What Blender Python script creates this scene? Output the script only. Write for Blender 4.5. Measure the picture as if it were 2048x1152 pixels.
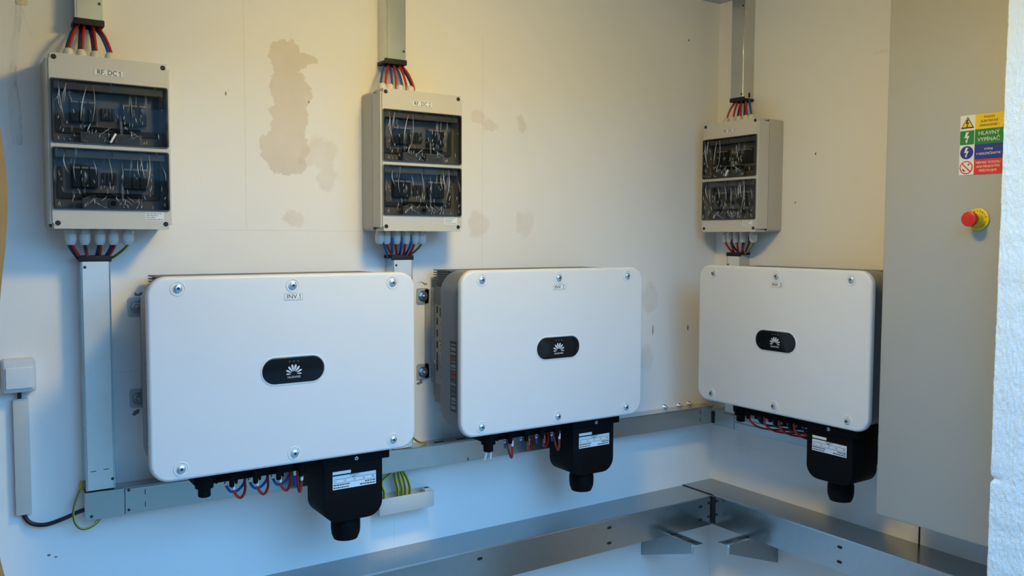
import bpy, bmesh, math, random
from mathutils import Vector, Matrix, noise as mnoise

# ------------------------------------------------------------------ scene, camera, light
for o in list(bpy.data.objects):
    bpy.data.objects.remove(o, do_unlink=True)
scene = bpy.context.scene
COL = scene.collection
PI = math.pi
rnd = random.Random(7)

# Room: wall_back is the plane y=0 (x runs left to right), wall_right is the plane x=0
# (runs towards -y), z is up.  The camera stands outside the wide doorway in wall_front.
CAM = Vector((-2.360, -2.204, 1.600))
FPX = 1707.55
YAW, PITCH, ROLL = 0.5862, -0.0590, 0.0040
fw = Vector((math.cos(PITCH) * math.sin(YAW), math.cos(PITCH) * math.cos(YAW), math.sin(PITCH)))
rt0 = Vector((math.cos(YAW), -math.sin(YAW), 0))
up0 = rt0.cross(fw)
rt = math.cos(ROLL) * rt0 + math.sin(ROLL) * up0
upv = -math.sin(ROLL) * rt0 + math.cos(ROLL) * up0
camd = bpy.data.cameras.new('camera')
camd.sensor_fit = 'HORIZONTAL'
camd.sensor_width = 36.0
camd.lens = 36.0 * FPX / 2048.0
camd.clip_start = 0.02
cam = bpy.data.objects.new('camera', camd)
M = Matrix((rt, upv, -fw)).transposed().to_4x4()
M.translation = CAM
cam.matrix_world = M
COL.objects.link(cam)
scene.camera = cam

world = bpy.data.worlds.new('sky')
scene.world = world
world.use_nodes = True
nt = world.node_tree
nt.nodes.clear()
wo = nt.nodes.new('ShaderNodeOutputWorld')
bg = nt.nodes.new('ShaderNodeBackground')
geo = nt.nodes.new('ShaderNodeTexCoord')
sep = nt.nodes.new('ShaderNodeSeparateXYZ')
ramp = nt.nodes.new('ShaderNodeValToRGB')
nt.links.new(geo.outputs['Generated'], sep.inputs[0])
nt.links.new(sep.outputs['Z'], ramp.inputs['Fac'])
ramp.color_ramp.elements[0].position = 0.0
ramp.color_ramp.elements[0].color = (0.20, 0.53, 1.0, 1)
ramp.color_ramp.elements[1].position = 0.8
ramp.color_ramp.elements[1].color = (0.165, 0.505, 1.0, 1)
nt.links.new(ramp.outputs['Color'], bg.inputs['Color'])
SKY = 5.65
bg.inputs['Strength'].default_value = SKY
nt.links.new(bg.outputs[0], wo.inputs['Surface'])

LAMP = 84.0                       # emission of the warm ceiling lamp
LAMP_COL = (1.0, 0.70, 0.18)
scene.view_settings.view_transform = 'Standard'
scene.view_settings.look = 'None'
scene.view_settings.gamma = 1.0
scene.view_settings.use_curve_mapping = False
scene.view_settings.exposure = 0.0
scene.cycles.max_bounces = 6
scene.cycles.diffuse_bounces = 4
scene.cycles.glossy_bounces = 3
scene.cycles.transparent_max_bounces = 12
scene.cycles.adaptive_threshold = 0.03
scene.cycles.use_denoising = True
scene.cycles.sample_clamp_indirect = 6.0

# portal at the doorway: only tells the sampler where the sky shines in
X_JAMB, Y_FRONT, WT = -0.411, -1.222, 0.30
X_DOORL, DOOR_H, CEIL = -2.52, 2.25, 2.445
pl = bpy.data.lights.new('doorway_portal', 'AREA')
pl.shape = 'RECTANGLE'
pl.size = X_JAMB - X_DOORL
pl.size_y = DOOR_H
pl.cycles.is_portal = True
po = bpy.data.objects.new('doorway_portal', pl)
po.location = ((X_JAMB + X_DOORL) / 2, Y_FRONT - WT, DOOR_H / 2)
po.rotation_euler = (PI / 2, 0, 0)
COL.objects.link(po)

# ------------------------------------------------------------------ materials
def principled(name):
    m = bpy.data.materials.new(name)
    m.use_nodes = True
    t = m.node_tree
    return m, t, t.nodes['Principled BSDF']

def nd(t, kind, **kw):
    n = t.nodes.new(kind)
    for k, v in kw.items():
        if k in n.inputs:
            n.inputs[k].default_value = v
        else:
            setattr(n, k, v)
    return n

def mixcol(t, fac, a, b):
    n = t.nodes.new('ShaderNodeMix')
    n.data_type = 'RGBA'
    for sock, v in ((n.inputs[0], fac), (n.inputs[6], a), (n.inputs[7], b)):
        if hasattr(v, 'is_output'):
            t.links.new(v, sock)
        else:
            sock.default_value = v if not isinstance(v, tuple) or len(v) == 4 else (*v, 1)
    return n.outputs[2]

def mat(name, col, rough=0.5, metal=0.0, var=0.06, scale=12.0, bump=0.0, bscale=200.0, spec=None, coat=0.0):
    m, t, b = principled(name)
    tc = nd(t, 'ShaderNodeTexCoord')
    n = nd(t, 'ShaderNodeTexNoise', Scale=scale, Detail=4.0)
    t.links.new(tc.outputs['Object'], n.inputs['Vector'])
    lo = tuple(max(0, c * (1 - var)) for c in col)
    hi = tuple(min(1, c * (1 + var)) for c in col)
    t.links.new(mixcol(t, n.outputs['Fac'], lo, hi), b.inputs['Base Color'])
    b.inputs['Roughness'].default_value = rough
    b.inputs['Metallic'].default_value = metal
    if spec is not None:
        b.inputs['Specular IOR Level'].default_value = spec
    if coat:
        b.inputs['Coat Weight'].default_value = coat
        b.inputs['Coat Roughness'].default_value = 0.08
    if bump:
        n2 = nd(t, 'ShaderNodeTexNoise', Scale=bscale, Detail=3.0)
        t.links.new(tc.outputs['Object'], n2.inputs['Vector'])
        bp = nd(t, 'ShaderNodeBump', Strength=bump, Distance=0.002)
        t.links.new(n2.outputs['Fac'], bp.inputs['Height'])
        t.links.new(bp.outputs['Normal'], b.inputs['Normal'])
    return m

def math_node(t, op, a, b=None, clamp=False):
    n = t.nodes.new('ShaderNodeMath')
    n.operation = op
    n.use_clamp = clamp
    for i, v in enumerate((a, b)):
        if v is None:
            continue
        if hasattr(v, 'is_output'):
            t.links.new(v, n.inputs[i])
        else:
            n.inputs[i].default_value = v
    return n.outputs[0]

def wall_material(name, axis, patches, marks, seams, base=(0.87, 0.86, 0.845)):
    """White wall paint with bare filler patches, drill marks and faint board joints."""
    m, t, b = principled(name)
    tc = nd(t, 'ShaderNodeTexCoord')
    P0 = tc.outputs['Object']
    nA = nd(t, 'ShaderNodeTexNoise', Scale=9.0, Detail=6.0, Roughness=0.65)
    nB = nd(t, 'ShaderNodeTexNoise', Scale=45.0, Detail=5.0, Roughness=0.7)
    nC = nd(t, 'ShaderNodeTexNoise', Scale=1.6, Detail=4.0)
    for n in (nA, nB, nC):
        t.links.new(P0, n.inputs['Vector'])
    def distort(amp, n):
        s = t.nodes.new('ShaderNodeVectorMath'); s.operation = 'SUBTRACT'
        t.links.new(n.outputs['Color'], s.inputs[0]); s.inputs[1].default_value = (0.5, 0.5, 0.5)
        k = t.nodes.new('ShaderNodeVectorMath'); k.operation = 'SCALE'
        t.links.new(s.outputs[0], k.inputs[0]); k.inputs['Scale'].default_value = amp
        return k.outputs[0]
    a1 = t.nodes.new('ShaderNodeVectorMath'); a1.operation = 'ADD'
    t.links.new(P0, a1.inputs[0]); t.links.new(distort(0.075, nA), a1.inputs[1])
    a2 = t.nodes.new('ShaderNodeVectorMath'); a2.operation = 'ADD'
    t.links.new(a1.outputs[0], a2.inputs[0]); t.links.new(distort(0.034, nB), a2.inputs[1])
    sp = t.nodes.new('ShaderNodeSeparateXYZ'); t.links.new(a2.outputs[0], sp.inputs[0])
    sq = t.nodes.new('ShaderNodeSeparateXYZ'); t.links.new(P0, sq.inputs[0])
    U, V = sp.outputs[axis], sp.outputs[2]
    U0, V0 = sq.outputs[axis], sq.outputs[2]
    def ell(u, v, cx, cz, rx, rz, soft):
        du = math_node(t, 'DIVIDE', math_node(t, 'SUBTRACT', u, cx), rx)
        dv = math_node(t, 'DIVIDE', math_node(t, 'SUBTRACT', v, cz), rz)
        d = math_node(t, 'ADD', math_node(t, 'MULTIPLY', du, du), math_node(t, 'MULTIPLY', dv, dv))
        return math_node(t, 'DIVIDE', math_node(t, 'SUBTRACT', 1.0, d), soft, clamp=True)
    col = mixcol(t, nC.outputs['Fac'], tuple(c * 0.96 for c in base), tuple(min(1, c * 1.03) for c in base))
    groups = {}
    for (cx, cz, rx, rz, soft, k) in patches:
        groups.setdefault(k, []).append(ell(U, V, cx, cz, rx, rz, soft))
    for k, lst in groups.items():
        acc = lst[0]
        for x in lst[1:]:
            acc = math_node(t, 'MAXIMUM', acc, x)
        var = math_node(t, 'MULTIPLY', acc, math_node(t, 'ADD', math_node(t, 'MULTIPLY', nA.outputs['Fac'], 0.7), k - 0.35), clamp=True)
        col = mixcol(t, var, col, (0.64, 0.545, 0.455))
    if seams:
        acc = None
        for (ax, pos, a, bb, w) in seams:
            s, o = (U0, V0) if ax == 'v' else (V0, U0)
            l = math_node(t, 'LESS_THAN', math_node(t, 'ABSOLUTE', math_node(t, 'SUBTRACT', s, pos)), w)
            r = math_node(t, 'LESS_THAN', math_node(t, 'ABSOLUTE', math_node(t, 'SUBTRACT', o, (a + bb) / 2)), (bb - a) / 2)
            x = math_node(t, 'MULTIPLY', l, r)
            acc = x if acc is None else math_node(t, 'MAXIMUM', acc, x)
        col = mixcol(t, math_node(t, 'MULTIPLY', acc, 0.16), col, (0.35, 0.33, 0.31))
    if marks:
        acc = None
        for (cx, cz, rx, rz) in marks:
            x = ell(U if rx > 0.005 else U0, V if rx > 0.005 else V0, cx, cz, rx, rz, 0.4)
            acc = x if acc is None else math_node(t, 'MAXIMUM', acc, x)
        col = mixcol(t, math_node(t, 'MULTIPLY', acc, 0.85), col, (0.06, 0.055, 0.05))
    t.links.new(col, b.inputs['Base Color'])
    b.inputs['Roughness'].default_value = 0.75
    b.inputs['Specular IOR Level'].default_value = 0.3
    n3 = nd(t, 'ShaderNodeTexNoise', Scale=160.0, Detail=4.0)
    t.links.new(P0, n3.inputs['Vector'])
    bp = nd(t, 'ShaderNodeBump', Strength=0.12, Distance=0.002)
    t.links.new(n3.outputs['Fac'], bp.inputs['Height'])
    t.links.new(bp.outputs['Normal'], b.inputs['Normal'])
    return m

def galvanised(name, tint=(0.60, 0.625, 0.63), rough=0.24, metal=1.0):
    m, t, b = principled(name)
    tc = nd(t, 'ShaderNodeTexCoord')
    n = nd(t, 'ShaderNodeTexNoise', Scale=14.0, Detail=6.0, Roughness=0.6)
    v = nd(t, 'ShaderNodeTexVoronoi', Scale=90.0)
    t.links.new(tc.outputs['Object'], n.inputs['Vector'])
    t.links.new(tc.outputs['Object'], v.inputs['Vector'])
    c1 = mixcol(t, n.outputs['Fac'], tuple(c * 0.92 for c in tint), tuple(min(1, c * 1.06) for c in tint))
    c2 = mixcol(t, 0.02, c1, v.outputs['Color'])
    t.links.new(c2, b.inputs['Base Color'])
    b.inputs['Metallic'].default_value = metal
    r = math_node(t, 'ADD', math_node(t, 'MULTIPLY', n.outputs['Fac'], 0.10), rough - 0.05)
    t.links.new(r, b.inputs['Roughness'])
    return m

def smoked(name, tint, gloss=0.10, rough=0.05, haze=None, bump=0.0, bscale=40.0):
    """Thin clear sheet: tinted see-through with a glossy skin; haze adds milky streaks."""
    m = bpy.data.materials.new(name)
    m.use_nodes = True
    t = m.node_tree
    t.nodes.clear()
    out = nd(t, 'ShaderNodeOutputMaterial')
    tr = nd(t, 'ShaderNodeBsdfTransparent')
    tr.inputs[0].default_value = (*tint, 1)
    gl = nd(t, 'ShaderNodeBsdfGlossy', Roughness=rough)
    gl.inputs[0].default_value = (1, 1, 1, 1)
    fr = nd(t, 'ShaderNodeFresnel', IOR=1.5)
    tc = nd(t, 'ShaderNodeTexCoord')
    nn = nd(t, 'ShaderNodeTexNoise', Scale=bscale, Detail=3.0)
    t.links.new(tc.outputs['Object'], nn.inputs['Vector'])
    fac = math_node(t, 'MULTIPLY', fr.outputs[0], gloss, clamp=True)
    mx = nd(t, 'ShaderNodeMixShader')
    t.links.new(fac, mx.inputs[0]); t.links.new(tr.outputs[0], mx.inputs[1]); t.links.new(gl.outputs[0], mx.inputs[2])
    last = mx.outputs[0]
    if bump:
        bp = nd(t, 'ShaderNodeBump', Strength=bump, Distance=0.003)
        t.links.new(nn.outputs['Fac'], bp.inputs['Height'])
        t.links.new(bp.outputs['Normal'], gl.inputs['Normal']); t.links.new(bp.outputs['Normal'], fr.inputs['Normal'])
    if haze:
        mp = nd(t, 'ShaderNodeMapping')
        mp.inputs['Scale'].default_value = (haze[0], haze[0], haze[0] * 0.22)
        mp.inputs['Rotation'].default_value = (0, 0.35, 0)
        t.links.new(tc.outputs['Object'], mp.inputs['Vector'])
        hz = nd(t, 'ShaderNodeTexNoise', Scale=1.0, Detail=4.0, Roughness=0.6)
        t.links.new(mp.outputs[0], hz.inputs['Vector'])
        f = math_node(t, 'MULTIPLY', math_node(t, 'MULTIPLY', math_node(t, 'SUBTRACT', hz.outputs['Fac'], haze[1], clamp=True), 6.0, clamp=True), haze[2])
        df = nd(t, 'ShaderNodeBsdfDiffuse')
        df.inputs[0].default_value = (0.9, 0.92, 0.95, 1)
        m2 = nd(t, 'ShaderNodeMixShader')
        t.links.new(f, m2.inputs[0]); t.links.new(last, m2.inputs[1]); t.links.new(df.outputs[0], m2.inputs[2])
        last = m2.outputs[0]
    t.links.new(last, out.inputs['Surface'])
    return m

MT = {
    'white_lacquer': mat('white_lacquer', (0.70, 0.70, 0.70), 0.42, var=0.015, scale=5, bump=0.02, bscale=600),
    'body_grey': mat('body_grey', (0.19, 0.205, 0.24), 0.4, var=0.05),
    'dark_grey': mat('dark_grey', (0.09, 0.10, 0.11), 0.5),
    'black': mat('black_plastic', (0.004, 0.004, 0.005), 0.6, var=0.2, scale=60, bump=0.05, bscale=900, spec=0.10),
    'display': mat('display_glass', (0.006, 0.007, 0.009), 0.12, spec=0.35),
    'rubber': mat('black_rubber', (0.016, 0.016, 0.018), 0.6, spec=0.3),
    'lid_grey': mat('pale_grey_plastic', (0.58, 0.555, 0.49), 0.45, var=0.02),
    'base_grey': mat('box_grey_plastic', (0.50, 0.475, 0.42), 0.5, var=0.03),
    'gland': mat('gland_grey', (0.66, 0.65, 0.61), 0.4, var=0.03),
    'cabinet': mat('cabinet_powder_coat', (0.375, 0.38, 0.36), 0.5, var=0.025, scale=3, bump=0.05, bscale=900),
    'galv': galvanised('galvanised_steel'),
    'galv_dark': galvanised('tray_steel', (0.39, 0.40, 0.40), 0.20),
    'galv_mid': galvanised('duct_steel', (0.58, 0.565, 0.53), 0.24, 0.85),
    'galv_light': galvanised('matt_galvanised_sheet', (0.86, 0.85, 0.81), 0.36, 0.5),
    'zinc_plate': mat('zinc_plate', (0.52, 0.55, 0.57), 0.42, metal=0.35, var=0.08),
    'ear_plate': mat('mounting_ear_zinc', (0.30, 0.325, 0.36), 0.42, metal=0.35, var=0.08),
    'steel': mat('zinc_steel', (0.55, 0.57, 0.59), 0.30, metal=1.0, var=0.1, scale=300),
    'bright_steel': mat('bright_steel', (0.74, 0.76, 0.78), 0.28, metal=1.0, var=0.05, scale=200),
    'socket': mat('dark_socket', (0.05, 0.055, 0.06), 0.4, metal=0.6),
    'red': mat('red_insulation', (0.42, 0.020, 0.015), 0.42, var=0.15),
    'blue': mat('blue_insulation', (0.012, 0.075, 0.30), 0.42, var=0.15),
    'navy': mat('dark_blue_insulation', (0.012, 0.020, 0.06), 0.45, var=0.15),
    'cable_black': mat('black_sheath', (0.012, 0.010, 0.022), 0.45),
    'yellow': mat('yellow_insulation', (0.60, 0.45, 0.035), 0.45),
    'green': mat('green_insulation', (0.02, 0.13, 0.03), 0.45),
    'crimp': mat('crimp_lug', (0.62, 0.36, 0.10), 0.4, metal=0.4),
    'tape_white': mat('white_marker', (0.82, 0.80, 0.80), 0.4),
    'paper': mat('label_paper', (0.80, 0.79, 0.75), 0.6, var=0.02),
    'ink': mat('black_ink', (0.02, 0.02, 0.022), 0.6),
    'logo': mat('grey_logo_print', (0.55, 0.57, 0.60), 0.5),
    'led': mat('dim_indicator_print', (0.10, 0.11, 0.12), 0.5),
    'label_blue': mat('pale_blue_label', (0.62, 0.72, 0.80), 0.5, var=0.02),
    'label_dark': mat('dark_warning_label', (0.045, 0.05, 0.055), 0.5),
    'label_line': mat('label_print_grey', (0.25, 0.26, 0.27), 0.5),
    'label_red': mat('label_red_bar', (0.36, 0.05, 0.035), 0.5),
    'label_orange': mat('label_orange_bar', (0.45, 0.16, 0.05), 0.5),
    'sign_yellow': mat('sign_yellow', (0.76, 0.52, 0.015), 0.45, var=0.03),
    'sign_green': mat('sign_green', (0.006, 0.20, 0.045), 0.45, var=0.03),
    'sign_blue': mat('sign_blue', (0.01, 0.03, 0.27), 0.45, var=0.03),
    'sign_red': mat('sign_red', (0.62, 0.035, 0.025), 0.45, var=0.03),
    'sign_white': mat('sign_white', (0.72, 0.70, 0.64), 0.5, var=0.02),
    'stop_red': mat('stop_red', (0.56, 0.022, 0.012), 0.35, var=0.03),
    'stop_yellow': mat('stop_yellow', (0.74, 0.53, 0.012), 0.4, var=0.03),
    'switch': mat('switch_plastic', (0.66, 0.67, 0.68), 0.35, var=0.02),
    'key': mat('switch_key', (0.76, 0.77, 0.78), 0.22, var=0.02, coat=0.3),
    'trunk': mat('trunking_plastic', (0.56, 0.56, 0.53), 0.45, var=0.02),
    'cardboard': mat('brown_cardboard', (0.44, 0.185, 0.045), 0.8, var=0.12, scale=30, bump=0.15, bscale=300),
    'tape_yellow': mat('yellowed_tape', (0.74, 0.66, 0.42), 0.3, var=0.1),
    'breaker': mat('breaker_dark_green', (0.035, 0.05, 0.05), 0.4),
    'breaker_grey': mat('breaker_grey', (0.22, 0.23, 0.24), 0.45),
    'cover': mat('cover_plate_grey', (0.36, 0.36, 0.36), 0.5),
    'tab': mat('breaker_tab', (0.55, 0.56, 0.56), 0.4),
    'smoke': smoked('smoked_window', (0.48, 0.47, 0.46), gloss=0.15, rough=0.04),
    'film': smoked('wrinkled_film', (0.97, 0.97, 0.98), gloss=0.05, rough=0.10, haze=(75, 0.60, 0.22), bump=0.10, bscale=70),
    'crease': mat('film_fold', (0.62, 0.64, 0.66), 0.25, var=0.25, scale=150),
    'clear_film': smoked('clear_film', (0.96, 0.96, 0.95), gloss=0.3, rough=0.2, haze=(30, 0.45, 0.14), bump=0.15, bscale=60),
    'ceiling': mat('ceiling_paint', (0.56, 0.54, 0.51), 0.8, var=0.03),
    'floor': mat('concrete_floor', (0.42, 0.39, 0.35), 0.8, var=0.15, scale=6, bump=0.2, bscale=80),
    'ground': mat('yard_ground', (0.17, 0.16, 0.14), 0.9, var=0.2, scale=2),
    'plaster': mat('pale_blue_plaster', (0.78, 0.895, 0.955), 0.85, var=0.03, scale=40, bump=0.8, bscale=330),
    'sky_blocker': mat('sky_blocker_brown', (0.16, 0.12, 0.09), 0.9, var=0.25, scale=5, bump=0.3, bscale=30),  # dark brown for the added walls that block the sky
    'wall_plain': mat('bare_brown_wall', (0.38, 0.33, 0.27), 0.8, var=0.02),
}
MT['wall_back'] = wall_material('wall_back_paint', 0,
    patches=[(-1.605, 2.060, 0.046, 0.050, 0.10, 0.60), (-1.598, 1.985, 0.050, 0.080, 0.10, 0.60), (-1.60, 1.90, 0.052, 0.075, 0.10, 0.60),
             (-1.550, 2.062, 0.034, 0.018, 0.12, 0.60), (-1.560, 1.990, 0.020, 0.030, 0.12, 0.60),
             (-1.615, 1.835, 0.070, 0.050, 0.12, 0.60), (-1.60, 1.79, 0.050, 0.032, 0.15, 0.60),
             (-1.512, 1.825, 0.052, 0.045, 0.45, 0.30), (-1.50, 1.765, 0.033, 0.040, 0.5, 0.30), (-1.550, 1.815, 0.030, 0.030, 0.5, 0.30),
             (-1.592, 1.645, 0.028, 0.028, 0.4, 0.34),
             (-1.025, 1.957, 0.028, 0.028, 0.4, 0.34), (-0.985, 1.935, 0.036, 0.018, 0.5, 0.34), (-0.859, 1.952, 0.023, 0.028, 0.4, 0.34),
             (-1.017, 1.644, 0.036, 0.042, 0.5, 0.28), (-0.853, 1.642, 0.036, 0.046, 0.35, 0.28),
             (-0.320, 1.390, 0.040, 0.060, 0.4, 0.24), (-0.335, 1.180, 0.040, 0.055, 0.5, 0.24)],
    marks=[(-1.761, 1.958, 0.002, 0.006), (-0.152, 2.297, 0.004, 0.004), (-0.134, 1.278, 0.004, 0.011), (-0.304, 1.278, 0.0025, 0.020),
           (-1.545, 1.956, 0.002, 0.004), (-2.180, 0.862, 0.004, 0.003), (-2.166, 0.855, 0.004, 0.002),
           (-1.972, 1.462, 0.018, 0.005), (-1.990, 1.176, 0.010, 0.007), (-1.218, 1.180, 0.010, 0.006), (-1.205, 1.462, 0.014, 0.004)],
    seams=[('v', -1.714, 1.62, 2.445, 0.0011), ('h', 1.616, -1.80, -1.40, 0.0010), ('v', -1.005, 1.35, 2.2, 0.0011), ('v', -1.302, 0.30, 0.82, 0.0010), ('h', 1.275, -2.10, -1.95, 0.001)])
MT['wall_right'] = wall_material('wall_right_paint', 1,
    patches=[(-0.70, 2.16, 0.10, 0.006, 0.6, 0.20), (-0.15, 0.86, 0.05, 0.05, 0.6, 0.12)],
    marks=[(-0.425, 1.875, 0.003, 0.005), (-0.35, 1.72, 0.003, 0.003), (-0.72, 2.13, 0.006, 0.003)],
    seams=[('h', 0.86, -0.25, -0.10, 0.001)])

# ------------------------------------------------------------------ mesh helpers
def link(o, parent=None):
    COL.objects.link(o)
    if parent is not None:
        o.parent = parent
    return o

def obj(name, bm, mats, parent=None, smooth=True, loc=None, auto=True):
    """bm -> ONE mesh object."""
    bmesh.ops.recalc_face_normals(bm, faces=bm.faces)
    me = bpy.data.meshes.new(name)
    bm.to_mesh(me)
    bm.free()
    if not isinstance(mats, (list, tuple)):
        mats = [mats]
    for k in mats:
        me.materials.append(MT[k] if isinstance(k, str) else k)
    if smooth:
        me.shade_smooth()
        if auto:
            me.set_sharp_from_angle(angle=math.radians(38))
    o = bpy.data.objects.new(name, me)
    link(o, parent)
    if loc is not None:
        o.location = loc
    return o

def dup_part(src, parent, loc=None, rot=None):
    c = src.copy()
    link(c, parent)
    if loc is not None:
        c.location = loc
    if rot is not None:
        c.rotation_euler = rot
    return c

def tag(o, label, cat, group=None):
    o['label'] = label
    o['category'] = cat
    if group:
        o['group'] = group
    return o

def struct(o, label=None):
    o['kind'] = 'structure'
    if label:
        o['label'] = label
    return o

def thing(name, label, cat, loc=(0, 0, 0), rz=0.0, group=None):
    e = bpy.data.objects.new(name, None)
    e.empty_display_size = 0.05
    COL.objects.link(e)
    e.location = loc
    e.rotation_euler = (0, 0, rz)
    return tag(e, label, cat, group)

def onA(name, label, cat, x, z, group=None):
    return thing(name, label, cat, (x, 0, z), 0.0, group)

def onB(name, label, cat, y, z, group=None):
    return thing(name, label, cat, (0, y, z), -PI / 2, group)

def NB():
    return bmesh.new()

def add_box(bm, x0, x1, y0, y1, z0, z1, bevel=0.0, seg=2, mi=0):
    r = bmesh.ops.create_cube(bm, size=1.0)
    vs = r['verts']
    for v in vs:
        v.co = Vector((x0 + (v.co.x + .5) * (x1 - x0), y0 + (v.co.y + .5) * (y1 - y0), z0 + (v.co.z + .5) * (z1 - z0)))
    fs = set(f for v in vs for f in v.link_faces)
    for f in fs:
        f.material_index = mi
    if bevel:
        es = set(e for v in vs for e in v.link_edges)
        r = bmesh.ops.bevel(bm, geom=list(es), offset=bevel, segments=seg, affect='EDGES', profile=0.5)
        for f in r['faces']:
            f.material_index = mi
    return bm

def box(x0, x1, y0, y1, z0, z1, bevel=0.0, seg=2):
    return add_box(NB(), x0, x1, y0, y1, z0, z1, bevel, seg)

def rr_outline(w, h, r, n=8, cx=0, cz=0):
    pts = []
    for (sx, sz, a0) in ((1, 1, 0), (-1, 1, PI / 2), (-1, -1, PI), (1, -1, 1.5 * PI)):
        for k in range(n + 1):
            a = a0 + k * PI / 2 / n
            pts.append((cx + sx * (w / 2 - r) + r * math.cos(a), cz + sz * (h / 2 - r) + r * math.sin(a)))
    return pts

def loft(bm, rings, cap0=True, cap1=True, mi=0, closed=True):
    vr = [[bm.verts.new(p) for p in ring] for ring in rings]
    n = len(vr[0])
    for a, b in zip(vr[:-1], vr[1:]):
        for i in range(n if closed else n - 1):
            j = (i + 1) % n
            f = bm.faces.new((a[i], a[j], b[j], b[i]))
            f.material_index = mi
    if cap0:
        bm.faces.new(vr[0]).material_index = mi
    if cap1:
        bm.faces.new(vr[-1]).material_index = mi
    return bm

def rr_slab(w, h, r, y_back, y_front, edge=0.0, cx=0, cz=0, n=8, bm=None, back_edge=0.0, mi=0, k=4):
    """Rounded rectangle standing parallel to the wall, front edge rounded; y_front < y_back."""
    bm = bm or NB()
    prof = []
    if back_edge:
        for i in range(k + 1):
            a = i * PI / 2 / k
            prof.append((back_edge * (1 - math.sin(a)), y_back - back_edge * (1 - math.cos(a))))
    else:
        prof.append((0, y_back))
    if edge:
        for i in range(k + 1):
            a = i * PI / 2 / k
            prof.append((edge * (1 - math.cos(a)), y_front + edge * (1 - math.sin(a))))
    else:
        prof.append((0, y_front))
    rings = [[(x, y, z) for x, z in rr_outline(w - 2 * i, h - 2 * i, max(r - i, 0.0004), n, cx, cz)] for i, y in prof]
    return loft(bm, rings, mi=mi)

def lathe(prof, c=(0, 0, 0), axis='y', n=20, bm=None, mi=0, cap0=True, cap1=True, arc0=0.0):
    """prof: (radius, distance along axis).  axis y points out of the wall (towards -y), z is up."""
    bm = bm or NB()
    rings = []
    for r, d in prof:
        ring = []
        for k in range(n):
            a = arc0 + 2 * PI * k / n
            if axis == 'y':
                ring.append((c[0] + r * math.cos(a), c[1] - d, c[2] + r * math.sin(a)))
            elif axis == 'z':
                ring.append((c[0] + r * math.cos(a), c[1] + r * math.sin(a), c[2] + d))
            else:
                ring.append((c[0] + d, c[1] + r * math.cos(a), c[2] + r * math.sin(a)))
        rings.append(ring)
    return loft(bm, rings, cap0, cap1, mi)

def prism_y(poly, y0, y1, bm=None, mi=0):
    bm = bm or NB()
    return loft(bm, [[(x, y0, z) for x, z in poly], [(x, y1, z) for x, z in poly]], mi=mi)

def prism_x(poly, x0, x1, bm=None, mi=0):
    bm = bm or NB()
    return loft(bm, [[(x0, y, z) for y, z in poly], [(x1, y, z) for y, z in poly]], mi=mi)

def catmull(pts, n=8):
    P = [Vector(p) for p in pts]
    P = [P[0] * 2 - P[1]] + P + [P[-1] * 2 - P[-2]]
    out = []
    for i in range(1, len(P) - 2):
        for k in range(n):
            s = k / n
            out.append(0.5 * ((2 * P[i]) + (P[i + 1] - P[i - 1]) * s + (2 * P[i - 1] - 5 * P[i] + 4 * P[i + 1] - P[i + 2]) * s * s
                              + (-P[i - 1] + 3 * P[i] - 3 * P[i + 1] + P[i + 2]) * s ** 3))
    out.append(P[-2])
    return out

def tube(pts, r, n=8, sub=6, bm=None, two=False, twist=0.0):
    """Round cable through pts; two=True gives a second material along one side (earth wire)."""
    bm = bm or NB()
    path = catmull(pts, sub) if sub else [Vector(p) for p in pts]
    T = []
    for i in range(len(path)):
        a, b = path[max(i - 1, 0)], path[min(i + 1, len(path) - 1)]
        T.append((b - a).normalized())
    ref = Vector((0, 1, 0)) if abs(T[0].y) < 0.8 else Vector((1, 0, 0))
    N = (ref - T[0] * ref.dot(T[0])).normalized()
    rings = []
    for i, p in enumerate(path):
        N = (N - T[i] * N.dot(T[i])).normalized()
        Bn = T[i].cross(N)
        rings.append([p + r * (math.cos(2 * PI * k / n + twist * i) * N + math.sin(2 * PI * k / n + twist * i) * Bn) for k in range(n)])
    vr = [[bm.verts.new(q) for q in ring] for ring in rings]
    for a, b in zip(vr[:-1], vr[1:]):
        for i in range(n):
            j = (i + 1) % n
            f = bm.faces.new((a[i], a[j], b[j], b[i]))
            if two and (i * 8 // n) in (0, 4):
                f.material_index = 1
    bm.faces.new(vr[0]); bm.faces.new(vr[-1])
    return bm

def text_mesh(s, size, width=None, align='CENTER', ext=0.0002):
    cu = bpy.data.curves.new('lettering', 'FONT')
    cu.body = s
    cu.size = size
    cu.align_x = align
    cu.align_y = 'CENTER'
    cu.extrude = ext
    cu.resolution_u = 3
    to = bpy.data.objects.new('lettering', cu)
    me = bpy.data.meshes.new_from_object(to)
    bpy.data.objects.remove(to)
    bpy.data.curves.remove(cu)
    if width and len(me.vertices):
        xs = [v.co.x for v in me.vertices]
        k = width / max(1e-6, max(xs) - min(xs))
        for v in me.vertices:
            v.co.x *= k
    me.transform(Matrix.Rotation(PI / 2, 4, 'X'))      # stand it up, facing -y
    me.materials.clear()
    return me

def lettering(name, s, size, c, matk, parent, width=None, align='CENTER', rot=None):
    me = text_mesh(s, size, width, align)
    me.name = name
    me.materials.append(MT[matk])
    o = bpy.data.objects.new(name, me)
    link(o, parent)
    o.location = c
    if rot:
        o.rotation_euler = rot
    return o

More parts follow.
